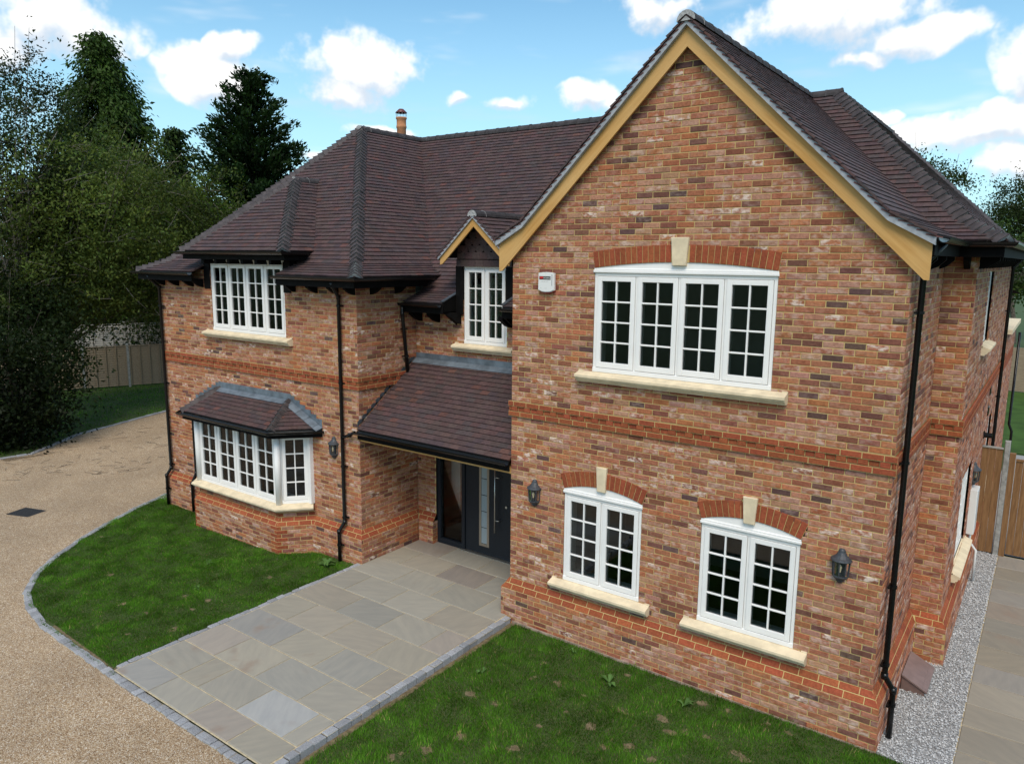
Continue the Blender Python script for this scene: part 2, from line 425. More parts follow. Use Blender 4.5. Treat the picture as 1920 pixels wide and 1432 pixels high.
def leaf_fn(trans, rough=.5):
    def f(N, b):
        c, al = colsrc(N, False)
        N.l(c, b.inputs['Base Color']); b.inputs['Roughness'].default_value = rough; b.inputs['Specular IOR Level'].default_value = .12
        t = N.n('ShaderNodeBsdfTranslucent'); N.l(N.mix(1., c, (1.25, 1.3, .7), 'MULTIPLY'), t.inputs[0])
        mx = N.n('ShaderNodeMixShader'); mx.inputs[0].default_value = trans; N.l(b.outputs[0], mx.inputs[1]); N.l(t.outputs[0], mx.inputs[2])
        return mx
    return f
M_LEAF = material('leaf', leaf_fn(.3)); M_GRASS = material('grass', leaf_fn(.25, .6))
M_BARK = plain('bark', (.10, .085, .068), .95, .1, .4, 12, .6)
M_BARKG = plain('pale_bark', (.15, .135, .11), .95, .1, .35, 12, .6)
def f_soil(N, b):
    p = pos(N); n = N.noise(p, 1.4, 4); n2 = N.noise(p, 30, 4)
    c = N.mix(N.ramp(n2, .3, .7), (.030, .062, .010), (.07, .085, .022))
    v = N.n('ShaderNodeAttribute', attribute_name='col')
    N.l(c, b.inputs['Base Color']); b.inputs['Roughness'].default_value = .95; bump(N, b, n2, .6, .02)
M_SOIL = material('lawn_soil', f_soil)
M_BARE = plain('bare_soil', (.17, .135, .08), .95, .1, .3, 18, .6)
def f_field(N, b):
    p = pos(N); n = N.noise(p, .08, 5); n2 = N.noise(p, 3, 4)
    N.l(N.mix(N.m('MULTIPLY', n, n2), (.03, .065, .012), (.085, .12, .035)), b.inputs['Base Color']); b.inputs['Roughness'].default_value = .95
M_FIELD = material('field', f_field)
def f_chip(N, b):
    c, al = colsrc(N, False); N.l(c, b.inputs['Base Color']); b.inputs['Roughness'].default_value = .8
M_CHIP = material('stone_chip', f_chip)
M_GRAVELB = plain('gravel_bed', (.30, .30, .30), .95, .1, .4, 60, .5)

# ------------------------------------------------------------------ levels
def G(x): return -.06 - .021 * max(0., min(30., -3.2) - max(x, -30.)) if x < -3.2 else -.06
GR = -.10       # lawn, gravel and side path level at the right
PL = .10        # plinth projection
CO = .0741      # brick course
ZP = .58        # top of plinth splay
ZB = 3.10       # underside of dentil band
P = .903        # roof pitch (tan)
XS = 5.478      # stepped-out side wall

house = empty('house', (0, 0, 0))
tag(house, 'two-storey red brick house with brown tiled roofs, oak-trimmed gable and white windows', 'house')

# ------------------------------------------------------------------ ground
def strip_sheet(name, polys, zf, m, parent=None):
    mb = MB()
    for poly in polys: mb.face([(x, y, zf(x)) for x, y in poly])
    return mb.obj(name, m, parent)
gx = [-900, -60, -30, -3.2, 0, 60, 900]
mb = MB()
for a, b_ in zip(gx[:-1], gx[1:]):
    for y0, y1 in ((-900, -40), (-40, 40), (40, 1200)):
        mb.face([(x, y, (G(x) if x < 0 else GR) - .035) for x, y in ((a, y0), (b_, y0), (b_, y1), (a, y1))])
tag(mb.obj('ground', M_FIELD), kind='structure')

CURVE = [(-10.6, .9), (-10.25, .22), (-9.775, -.79), (-9.297, -1.60), (-8.778, -2.365), (-8.181, -3.10), (-7.62, -3.62), (-6.954, -4.03), (-6.285, -4.25), (-5.458, -4.39), (-4.70, -4.43), (-3.8, -4.46), (-3.08, -4.48), (-1.99, -4.49), (-.88, -4.49), (.2, -4.49), (2, -4.5), (9, -4.5)]
FARC = [(-30, -8.0), (-22, -3.2), (-17.4, -.67), (-17.32, .12), (-18.95, 2.18), (-20.4, 5.9), (-21.2, 9.0), (-21.6, 14)]
# driveway: wraps round the left of the house
mb = MB()
strip = []
for i in range(len(CURVE) - 1):
    a, b_ = CURVE[i], CURVE[i + 1]
    mb.face([(p[0], p[1], G(p[0]) - .004) for p in ((a[0], -16), (b_[0], -16), b_, a)])
mb.face([(x, y, G(x) - .004) for x, y in ((-16.9, -16), (-10.6, -16), (-10.6, .9), (-16.9, .9))])
for i in range(len(FARC) - 1):
    a, b_ = FARC[i], FARC[i + 1]
    if b_[1] <= -.67:
        mb.face([(x, y, G(x) - .004) for x, y in (a, (a[0], -16), (b_[0], -16), b_)])
mb.face([(x, y, G(x) - .004) for x, y in ((-17.4, -16), (-16.9, -16), (-16.9, .9), (-17.4, -.67))])
for i in range(2, len(FARC) - 1):
    a, b_ = FARC[i], FARC[i + 1]
    y0, y1 = a[1], b_[1]
    if y0 < .9: y0 = max(y0, -.67)
    mb.face([(a[0], a[1], G(a[0]) - .004), (-16.9, y0, G(-16.9) - .004), (-16.9, y1, G(-16.9) - .004), (b_[0], b_[1], G(b_[0]) - .004)])
mb.face([(x, y, G(x) - .004) for x, y in ((-16.9, .9), (-9.4, .9), (-9.4, 14), (-16.9, 14))])
tag(mb.obj('driveway', M_DRIVE), kind='structure')

# ------------------------------------------------------------------ brickwork
BR = []       # every ordinary brick: (wall object, frame, a0, a1, z0, z1, colour)
def brick_col():
    r = random.random(); j = random.uniform(.86, 1.14)
    if r < .46: c = (.362, .141, .074)
    elif r < .69: c = (.395, .202, .134)
    elif r < .83: c = (.400, .148, .069)
    elif r < .94: c = (.238, .090, .057)
    elif r < .98: c = (.172, .076, .057)
    else: c = (.118, .066, .057)
    al = random.choice([0, .1, .2, .3, .45, .6]) if r < .70 else random.choice([0, 0, .08, .2])
    if random.random() < .045: al = 1.15
    return (c[0] * j, c[1] * j * random.uniform(.93, 1.07), c[2] * j * random.uniform(.9, 1.1), al)
def red_col():
    j = random.uniform(.84, 1.14); return (.300 * j, .078 * j * random.uniform(.9, 1.12), .034 * j, 0)
def subtract(iv, holes):
    for h in holes:
        o = []
        for a, b_ in iv:
            if h[1] <= a or h[0] >= b_: o.append((a, b_)); continue
            if h[0] > a: o.append((a, h[0]))
            if h[1] < b_: o.append((h[1], b_))
        iv = o
    return iv
def brick_wall(name, o, u, n, z0, z1, span, openings=(), phase=0., parent=house, band=True, quoin=False):
    """running-bond wall: span(z) -> list of (a, b) along u; openings: functions z -> (a, b) or None"""
    F = Fr(o, u, (0, 0, 1), n)
    mbm = MB(); wall = bpy.data.objects.new(name, None)
    rows = int(round((z1 - z0) / CO)); recs = []
    for k in range(rows):
        za, zb = z0 + k * CO, z0 + (k + 1) * CO
        iv = span(za + .01)
        hs = [h for h in (f(zb - .004) for f in openings) if h]
        iv = subtract(iv, hs)
        for (a, b_) in iv:
            if b_ - a < .02: continue
            mbm.face([F(a, za, -.004), F(b_, za, -.004), F(b_, zb, -.004), F(a, zb, -.004)])
            if band and ZB - .01 < za < ZB + 2.6 * CO: continue
            off = (phase + (.1125 if k % 2 else 0.)) % .225
            i = math.floor((a - off) / .225)
            x = off + i * .225
            while x < b_ - .004:
                s, e = max(a, x), min(b_, x + .225)
                if e - s > .03:
                    s2 = s + (.005 if s > a + 1e-6 else .001); e2 = e - (.005 if e < b_ - 1e-6 else .001)
                    recs.append([F, s2, e2, za + .005, zb - .005, red_col() if quoin and (s == a or e == b_) else brick_col(), abs((e - s) - .225) < 1e-4])
                x += .225
    wall = mbm.obj(name, M_MORTAR, parent)
    for r in recs: BR.append([wall] + r)
    return wall
def add_red(mb, F, p0, p1, p2, p3, d0, d1): mb.block(F, p0, p1, p2, p3, d0, d1, .004, 0, red_col(), .0015)

def arch_open(cx, hw, zs, rise):
    r = (hw * hw + rise * rise) / (2 * rise); zc = zs + rise - r; t = math.asin(hw / r); Rx = r + .215
    def f(z, z0):
        if z <= z0: return None
        if z < zs: return (cx - hw, cx + hw)
        if z > zc + Rx: return None
        half = min(hw + (z - zs) * math.tan(t), math.sqrt(max(0, Rx * Rx - (z - zc) ** 2))) - .006
        return (cx - half, cx + half) if half > .02 else None
    return f
def mk_open(cx, hw, z0, zs, rise):
    g = arch_open(cx, hw, zs, rise); return lambda z: g(z, z0)
def rect_open(a, b_, z0, z1): return lambda z: (a, b_) if z0 < z < z1 else None

# gable wall (right wing front)
WIN_BIG = (2.541, 1.20, 3.885, 5.262, .085)
WIN_A = (1.550, .607, .796, 2.163, .105)
WIN_B = (3.594, .608, .796, 2.163, .105)
ZR_G = 8.15
def gspan(z):
    lim = ZR_G - .985 * 2.55 - .12
    if z < lim: return [(0, 5.1)]
    h = 2.55 - (z - lim) / .985
    return [(2.55 - h, 2.55 + h)] if h > .03 else []
zlow0 = ZP - 12 * CO
ops = [mk_open(*q) for q in (WIN_BIG, WIN_A, WIN_B)]
keyops = [rect_open(2.405, 2.637, 5.3, 5.66), rect_open(1.46, 1.62, 2.2, 2.57), rect_open(3.50, 3.68, 2.2, 2.57)]
gable_wall = brick_wall('gable_wall', (0, 0, 0), (1, 0, 0), (0, -1, 0), ZP, 8.1, gspan, ops + keyops + [])
gable_base = brick_wall('gable_base_wall', (0, -PL, 0), (1, 0, 0), (0, -1, 0), ZP - 2 * CO - 8 * CO, ZP - 2 * CO, lambda z: [(-PL, 5.1 + PL)], phase=.06)
# side walls of right wing
side_wall = brick_wall('side_wall', (5.1, 0, 0), (0, 1, 0), (1, 0, 0), ZP, 5.62, lambda z: [(0, 2.57)], [], phase=.1125)
side_base = brick_wall('side_base_wall', (5.1 + PL, 0, 0), (0, 1, 0), (1, 0, 0), ZP - 10 * CO, ZP - 2 * CO, lambda z: [(-PL, 2.57 - PL)], phase=.17)
step_wall = brick_wall('step_wall', (5.1, 2.57, 0), (1, 0, 0), (0, -1, 0), ZP, 5.62, lambda z: [(0, XS - 5.1)], [])
step_base = brick_wall('step_base_wall', (5.1, 2.57 - PL, 0), (1, 0, 0), (0, -1, 0), ZP - 10 * CO, ZP - 2 * CO, lambda z: [(PL, XS - 5.1 + PL)])
SW_U = (4.75, 5.75, 4.13, 5.30); SW_L = (3.85, 5.45, .80, 2.28); SW_M = (8.6, 9.6, .9, 2.4)
long_wall = brick_wall('long_side_wall', (XS, 0, 0), (0, 1, 0), (1, 0, 0), ZP, 5.62, lambda z: [(2.57, 12.0)],
    [rect_open(SW_U[0], SW_U[1], SW_U[2], SW_U[3]), rect_open(SW_L[0], SW_L[1], SW_L[2], SW_L[3]), rect_open(*SW_M)], phase=.05)
long_base = brick_wall('long_side_base_wall', (XS + PL, 0, 0), (0, 1, 0), (1, 0, 0), ZP - 10 * CO, ZP - 2 * CO, lambda z: [(2.57 - PL, 12.0)])
# left wing
LX0, LX1, YR = -9.497, -3.283, 1.465
WIN_L = (-6.38, 1.175, 3.887, 5.30, 0)
BAYL, BAYR = -8.0, -4.585
left_wall = brick_wall('left_wing_wall', (0, 0, 0), (1, 0, 0), (0, -1, 0), ZP, 5.10, lambda z: [(LX0, LX1)],
    [rect_open(-7.555, -5.205, 3.887, 6), rect_open(BAYL + .05, BAYR - .05, ZP, 2.3)], phase=.03)
left_base = brick_wall('left_wing_base_wall', (0, -PL, 0), (1, 0, 0), (0, -1, 0), ZP - 11 * CO, ZP - 2 * CO, lambda z: [(LX0 - PL, BAYL - .05)], phase=.09)
left_base2 = brick_wall('left_wing_base_wall', (0, -PL, 0), (1, 0, 0), (0, -1, 0), ZP - 11 * CO, ZP - 2 * CO, lambda z: [(BAYR + .05, LX1 + PL)], phase=.09)
lret_wall = brick_wall('left_wing_return_wall', (LX1, 0, 0), (0, 1, 0), (1, 0, 0), ZP, 5.10, lambda z: [(0, YR)], [], phase=.1125)
lret_base = brick_wall('left_wing_return_base_wall', (LX1 + PL, 0, 0), (0, 1, 0), (1, 0, 0), ZP - 9 * CO, ZP - 2 * CO, lambda z: [(-PL, YR - PL)], phase=.17)
# recess: entrance wall below, dormer wall above
DX0 = -2.815
rec_wall = brick_wall('entrance_wall', (0, YR, 0), (1, 0, 0), (0, -1, 0), ZP, 4.66, lambda z: [(LX1, 0)],
    [rect_open(DX0, 1, 0, 2.45), rect_open(-2.125, -1.18, 3.885, 6)], phase=.08, band=False)
pier_base = brick_wall('entrance_pier_base', (0, YR - PL, 0), (1, 0, 0), (0, -1, 0), ZP - 9 * CO, ZP - 2 * CO, lambda z: [(LX1 + PL, DX0)], phase=.08)
pier_side = brick_wall('entrance_pier_side', (DX0, 0, 0), (0, 1, 0), (1, 0, 0), ZP - 9 * CO, ZP - 2 * CO, lambda z: [(YR - PL, YR + .1)])
# bay base walls
BF = [(-8.0, 0.), (-7.59, -.465), (-4.99, -.465), (-4.585, 0.)]
def offpoly(pts, d):
    out = []
    for i, p in enumerate(pts):
        if i == 0 or i == len(pts) - 1:
            q = pts[1] if i == 0 else pts[-2]
            a, b_ = (p, q) if i == 0 else (q, p)
            t = Vector((b_[0] - a[0], b_[1] - a[1])).normalized(); nn = Vector((t.y, -t.x))
            s = d / abs(nn.x) if abs(nn.x) > .2 else d
            out.append((p[0] + math.copysign(s, nn.x), p[1])); continue
        t0 = Vector((p[0] - pts[i - 1][0], p[1] - pts[i - 1][1])).normalized(); t1 = Vector((pts[i + 1][0] - p[0], pts[i + 1][1] - p[1])).normalized()
        n0 = Vector((t0.y, -t0.x)); n1 = Vector((t1.y, -t1.x)); m_ = (n0 + n1).normalized(); m_ = m_ * (d / m_.dot(n1))
        out.append((p[0] + m_.x, p[1] + m_.y))
    return out
bayw = offpoly(BF, .02); bayb = offpoly(BF, .02 + PL)
for i in range(3):
    for nm, pts, za, zb in (('bay_wall', bayw, ZP, ZP + 2 * CO), ('bay_base_wall', bayb, ZP - 11 * CO, ZP - 2 * CO)):
        a, b_ = Vector((*pts[i], 0)), Vector((*pts[i + 1], 0)); L = (b_ - a).length; t = (b_ - a).normalized()
        brick_wall(nm, a, t, (t.y, -t.x, 0), za, zb, lambda z, L=L: [(0, L)], phase=.04 * i, quoin=True)

# red splayed plinth courses, as a run of mitred courses round each corner
def offset_run(pts, d):
    """open polyline offset outwards (to the right of travel) with mitres; ends are square"""
    out = []
    for i, p in enumerate(pts):
        p = Vector(p)
        t0 = (p - Vector(pts[i - 1])).normalized() if i else None
        t1 = (Vector(pts[i + 1]) - p).normalized() if i < len(pts) - 1 else None
        if t0 is None: out.append(p + Vector((t1.y, -t1.x)) * d); continue
        if t1 is None: out.append(p + Vector((t0.y, -t0.x)) * d); continue
        n0, n1 = Vector((t0.y, -t0.x)), Vector((t1.y, -t1.x)); m_ = (n0 + n1).normalized(); out.append(p + m_ * (d / m_.dot(n1)))
    return out
RED = {}
def red_run(kind, parent, pts, bands, individual=True, use=None):
    """bands: (za, zb, d_bottom, d_top, unit, phase, depth_alt)"""
    stuffmb = MB(); back = MB()
    for (za, zb, db, dt, unit, ph, alt) in bands:
        Pb, Pt = offset_run(pts, db), offset_run(pts, dt)
        for i in (use or range(len(pts) - 1)):
            a, b_ = Vector((*Pb[i], za)), Vector((*Pb[i + 1], za)); c, d = Vector((*Pt[i + 1], zb)), Vector((*Pt[i], zb))
            u = (b_ - a).normalized(); nh = Vector((u.y, -u.x, 0)); v = Vector((0, 0, zb - za)) - nh * (db - dt)
            F = Fr(a, u, v, u.cross(v)); H = v.length; L = (b_ - a).length
            l0, l1 = (d - a).dot(u), (c - a).dot(u)
            bd = -.024 if alt else -.005
            bk = [F(0, 0, bd), F(L, 0, bd), F(l1, H, bd), F(l0, H, bd)]
            back.face(bk)
            x = -ph; k = 0
            while x < max(L, l1):
                s, e = x + .005, x + unit - .005
                bl, br = max(s, .003), min(e, L - .003); tl, tr = max(s, l0 + .003), min(e, l1 - .003)
                if br - bl > .012 or tr - tl > .012:
                    br, tr = max(br, bl + .004), max(tr, tl + .004)
                    dd = 0. if not alt else (.0 if k % 2 else -.019)
                    q = ((bl, .005), (br, .005), (tr, H - .005), (tl, H - .005))
                    full = abs(br - bl - (unit - .01)) < 1e-4 and abs(tr - tl - (unit - .01)) < 1e-4
                    if full and individual:
                        key = (kind, round(unit, 3), round(H, 3))
                        if key not in RED:
                            m2 = MB(); hl, hh = (unit - .01) / 2, H / 2 - .005
                            m2.block(WORLD, (-hl, -hh), (hl, -hh), (hl, hh), (-hl, hh), -.03, 0, .004, 0, (1, 1, 1, 0), .001)
                            RED[key] = m2.mesh(kind, M_REDO)
                        inst(kind, RED[key], F.mat((bl + br) / 2, H / 2, dd + random.uniform(-.001, .0015)), parent, red_col())
                    else: stuffmb.block(F, *q, -.03, dd, .004, 0, red_col(), .001)
                x += unit; k += 1
    b_o = back.obj('band_mortar' if kind == 'band_brick' else 'plinth_mortar', M_MORTAR, parent)
    if stuffmb.f: tag(stuffmb.obj(kind + 's', M_RED, parent), kind='stuff')
def plinth_bands(ph): return [(ZP - 2 * CO, ZP - CO, PL, PL / 2, .225, ph, False), (ZP - CO, ZP, PL / 2, 0., .225, ph + .1125, False)]
def dent_bands(ph): return [(ZB, ZB + CO, .034, .034, .225, ph, False), (ZB + CO, ZB + 2 * CO, .030, .030, .1125, ph + .05, True), (ZB + 2 * CO, ZB + 3 * CO, .037, .037, .225, ph + .1125, False)]
red_run('plinth_brick', gable_wall, [(0, .3), (0, 0), (5.1, 0), (5.1, 2)], plinth_bands(.04), True, (0, 1))
red_run('plinth_brick', side_wall, [(3, 0), (5.1, 0), (5.1, 2.57), (XS, 2.57), (XS, 12)], plinth_bands(.02), False, (1, 2, 3))
red_run('plinth_brick', left_wall, [(LX0, .6), (LX0, 0), (BAYL + .1, 0)], plinth_bands(.03))
red_run('plinth_brick', left_wall, [tuple(q) for q in bayw], plinth_bands(.05))
red_run('plinth_brick', left_wall, [(BAYR - .1, 0), (LX1, 0), (LX1, YR), (DX0, YR)], plinth_bands(.02))
red_run('band_brick', gable_wall, [(0, .3), (0, 0), (5.1, 0), (5.1, 2)], dent_bands(.02), True, (0, 1))
red_run('band_brick', side_wall, [(3, 0), (5.1, 0), (5.1, 2.57), (XS, 2.57), (XS, 12)], dent_bands(.02), False, (1, 2, 3))
red_run('band_brick', left_wall, [(LX0, .6), (LX0, 0), (LX1, 0), (LX1, YR)], dent_bands(.03), True, (0, 1))
red_run('band_brick', lret_wall, [(LX0, 0), (LX1, 0), (LX1, YR)], dent_bands(.03), False, (1,))

# arches and keystones
def arch(cx, hw, z0, zs, rise, key, parent):
    # radius through springing points and crown
    r = (hw * hw + rise * rise) / (2 * rise); zc = zs + rise - r
    t = math.asin(hw / r); n = int(round(2 * t * (r + .1) / .077)); n -= (n % 2 == 0)
    F0 = Fr((cx, 0, zc), (1, 0, 0), (0, 0, 1), (0, -1, 0))
    kb, kt, ztop = key
    bk = MB()
    for i in range(n):
        a0 = -t + 2 * t * i / n; a1 = -t + 2 * t * (i + 1) / n; am = (a0 + a1) / 2
        r0, r1 = r + .004, r + .222
        bk.face([F0(r0 * math.sin(a0), r0 * math.cos(a0), .001), F0(r0 * math.sin(a1), r0 * math.cos(a1), .001), F0(r1 * math.sin(a1), r1 * math.cos(a1), .001), F0(r1 * math.sin(a0), r1 * math.cos(a0), .001)])
        if abs(r0 * math.sin(am)) < kb + .0: continue
        F = Fr(F0(0, 0, 0), (math.cos(am), 0, -math.sin(am)), (math.sin(am), 0, math.cos(am)), (0, -1, 0))
        hb = r0 * math.tan((a1 - a0) / 2) - .0045; ht = r1 * math.tan((a1 - a0) / 2) - .0045
        m2 = MB(); m2.block(F, (-hb, r0 + .003), (hb, r0 + .003), (ht, r1 - .003), (-ht, r1 - .003), -.03, .009, .003, 0, (1, 1, 1, 0), .001)
        o = m2.obj('arch_brick', M_REDO, parent); o.color = red_col()
    bk.obj('arch_mortar', M_MORTAR, parent)
    ks = MB(); FK = Fr((cx, 0, 0), (1, 0, 0), (0, 0, 1), (0, -1, 0))
    ks.block(FK, (-kb, zs + rise - .035), (kb, zs + rise - .035), (kt, ztop), (-kt, ztop), -.03, .045, .006)
    ks.obj('keystone', M_STONE, parent)
arch(*WIN_BIG, (.088, .116, 5.655), gable_wall)
arch(*WIN_A, (.062, .080, 2.575), gable_wall)
arch(*WIN_B, (.066, .088, 2.565), gable_wall)

# ------------------------------------------------------------------ windows
def window(F, width, h, ncas, arch_rise=0., rows=4, colsn=2, parent=house, head=True, inset=.012, reveal=.26, name='window'):
    """F origin: bottom-left outside corner on the wall face, u along, v up, n outward"""
    w_ = MB(); fo = .045; d0, d1 = -.10, -inset
    w_.bbox(F, 0, width, 0, fo + .012, d0, d1 + .012, .004)
    top = h - (.055 if arch_rise else .035) if head else h
    w_.bbox(F, 0, fo, fo, top, d0, d1); w_.bbox(F, width - fo, width, fo, top, d0, d1)
    w_.bbox(F, 0, width, top - fo, top, d0, d1 + .001)
    if arch_rise:
        w_.bbox(F, -.012, width + .012, top + .0, top + .034, d0, d1 + .030, .006)
        w_.bbox(F, -.005, width + .005, top + .034, top + .058, d0, d1 + .018, .005)
        n = 16; rr = arch_rise; pl = [(0, top + .05)]
        pl += [(width, top + .05)]
        for i in range(n + 1):
            t = 1 - 2 * i / n; pl.append((width / 2 + t * width / 2, h + rr * (1 - t * t) + .01))
        w_.prism(F, pl, d0, d1 + .004)
    elif head:
        w_.bbox(F, -.03, width + .03, top, top + .03, d0, d1 + .030, .006); w_.bbox(F, -.045, width + .045, top + .03, top + .055, d0, d1 + .045, .006)
    wo_ = w_.obj(name, M_WHITE, parent)
    m2 = MB(); cw = (width - 2 * fo - (ncas - 1) * .03) / ncas
    for i in range(ncas - 1):
        x = fo + (i + 1) * cw + i * .03; m2.bbox(F, x, x + .03, fo, top - fo, d0, d1 - .006, .003)
    if ncas > 1: m2.obj('mullion', M_WHITE, wo_)
    st = .062
    for i in range(ncas):
        x0 = fo + i * (cw + .03) + .004; x1 = x0 + cw - .008; z0, z1 = fo + .018, top - fo - .004
        s = MB(); e = d1 + .010
        s.bbox(F, x0, x0 + st, z0, z1, d0, e, .004); s.bbox(F, x1 - st, x1, z0, z1, d0, e, .004)
        s.bbox(F, x0 + st, x1 - st, z0, z0 + st + .012, d0, e - .001, .004); s.bbox(F, x0 + st, x1 - st, z1 - st, z1, d0, e - .001, .004)
        s.obj('sash', M_WHITE, wo_)
        a0, a1, b0, b1 = x0 + st, x1 - st, z0 + st + .012, z1 - st
        gb = .011; pw = (a1 - a0) / colsn; ph = (b1 - b0) / rows
        for k in range(1, colsn):
            g = MB(); g.bbox(F, a0 + k * pw - gb, a0 + k * pw + gb, b0, b1, e - .055, e - .006, .005); g.obj('glazing_bar', M_WHITE, wo_)
        for k in range(1, rows):
            g = MB(); g.bbox(F, a0, a1, b0 + k * ph - gb, b0 + k * ph + gb, e - .054, e - .007, .005); g.obj('glazing_bar', M_WHITE, wo_)
        for c in range(colsn):
            for r_ in range(rows):
                tl = random.uniform(-.0006, .0006)
                g = MB(); g.box(F, a0 + c * pw - .002, a0 + (c + 1) * pw + .002, b0 + r_ * ph - .002, b0 + (r_ + 1) * ph + .002, e - .034 + tl, e - .031 + tl); g.obj('pane', M_GLASS, wo_)
    # plastered reveal and board inside
    if reveal:
        rv = MB(); a, b_ = d0 - .001, d0 - reveal
        for q in (((0, fo, a), (0, top, a), (0, top, b_), (0, fo, b_)), ((width, fo, a), (width, fo, b_), (width, top, b_), (width, top, a)), ((0, top, a), (width, top, a), (width, top, b_), (0, top, b_)), ((0, fo, a), (0, fo, b_), (width, fo, b_), (width, fo, a))):
            rv.face([F(*p_) for p_ in q])
        rv.obj('reveal', M_WHITE, wo_)
    return wo_
def sill(F, width, ext=.12, proj=.13, parent=house, split=False):
    """moulded stone sill; F origin at window's bottom-left on the wall face"""
    s = MB()
    prof = [(-.03, .0), (.02, -.005), (proj - .015, -.036), (proj, -.043), (proj, -.074), (proj - .022, -.080), (proj - .026, -.098), (proj - .036, -.112), (proj - .058, -.122), (proj - .064, -.140), (-.03, -.140)]
    L = width + 2 * ext
    V = []
    for a in (-ext, width + ext):
        for d, z in prof: V.append(F(a, z, d))
    k = len(prof)
    s.add(V, [(j, (j + 1) % k, (j + 1) % k + k, j + k) for j in range(k)] + [tuple(range(k - 1, -1, -1)), tuple(range(k, 2 * k))])
    for a in (-ext + .0, width + ext - .07):   # stooled ends
        s.box(F, a + (.0 if a < 0 else .0), a + .07, -.02, .012, -.03, .022)
    return s.obj('sill', M_STONE, parent)
FY = lambda x, z, y=0.: Fr((x, y, z), (1, 0, 0), (0, 0, 1), (0, -1, 0))
window(FY(WIN_BIG[0] - WIN_BIG[1], WIN_BIG[2]), 2.40, WIN_BIG[3] - WIN_BIG[2], 4, WIN_BIG[4])
sill(FY(WIN_BIG[0] - WIN_BIG[1], WIN_BIG[2] - .0), 2.40, .20, .14)
for q in (WIN_A, WIN_B):
    window(FY(q[0] - q[1], q[2]), 2 * q[1], q[3] - q[2], 2, q[4]); sill(FY(q[0] - q[1], q[2]), 2 * q[1], .17, .14)
window(FY(-7.555, 3.887), 2.35, 1.40, 4, 0); sill(FY(-7.555, 3.887), 2.35, .20, .14)
window(FY(-2.125, 3.885, YR), .945, 1.36, 2, 0, head=False); sill(FY(-2.125, 3.885, YR), .945, .19, .14)
FX = lambda y, z, x=XS: Fr((x, y, z), (0, 1, 0), (0, 0, 1), (1, 0, 0))
window(FX(SW_U[0], SW_U[2]), SW_U[1] - SW_U[0], SW_U[3] - SW_U[2], 2, 0, head=False, inset=.05); sill(FX(SW_U[0], SW_U[2]), 1.0, .16, .12)
window(FX(SW_L[0], SW_L[2]), SW_L[1] - SW_L[0], SW_L[3] - SW_L[2], 3, 0, head=False, inset=.05); sill(FX(SW_L[0], SW_L[2]), 1.6, .16, .12)
window(FX(SW_M[0], SW_M[2]), 1.0, 1.5, 2, 0, head=False, inset=.05); sill(FX(SW_M[0], SW_M[2]), 1.0, .16, .12)
# bay windows
ZBW = .823; BH = 1.33
for i, nc in ((0, 1), (1, 4), (2, 1)):
    a, b_ = Vector((*BF[i], ZBW)), Vector((*BF[i + 1], ZBW)); t = (b_ - a).normalized(); L = (b_ - a).length
    F = Fr(a, t, (0, 0, 1), (t.y, -t.x, 0)); g = .035 if nc == 1 else .04
    window(Fr(F(g, 0, 0), t, (0, 0, 1), F.n), L - 2 * g, BH, nc, 0, head=False, reveal=0)
for p_ in (BF[1], BF[2]):
    posts = MB(); FW = Fr((p_[0], p_[1], 0), (1, 0, 0), (0, 1, 0), (0, 0, 1))
    posts.lathe(FW, [(.0, ZBW), (.06, ZBW), (.06, ZBW + BH), (0, ZBW + BH)], 10); posts.obj('bay_corner_post', M_WHITE, house, True)
for p_ in (BF[0], BF[3]):
    posts = MB(); FW = Fr((p_[0], p_[1] - .02, 0), (1, 0, 0), (0, 1, 0), (0, 0, 1)); posts.box(FW, -.045, .045, -.06, .04, ZBW, ZBW + BH); posts.obj('bay_corner_post', M_WHITE, house)
s = MB()   # bay sill, three mitred lengths
pr = [(-.1, .0), (.03, -.004), (.148, -.044), (.16, -.052), (.16, -.08), (.13, -.09), (.126, -.112), (.10, -.13), (-.1, -.13)]
s.sweep([(*q, ZBW + .004) for q in [tuple(v) for v in offpoly(BF, 0.)]], pr)
s.obj('bay_sill', M_STONE, house)

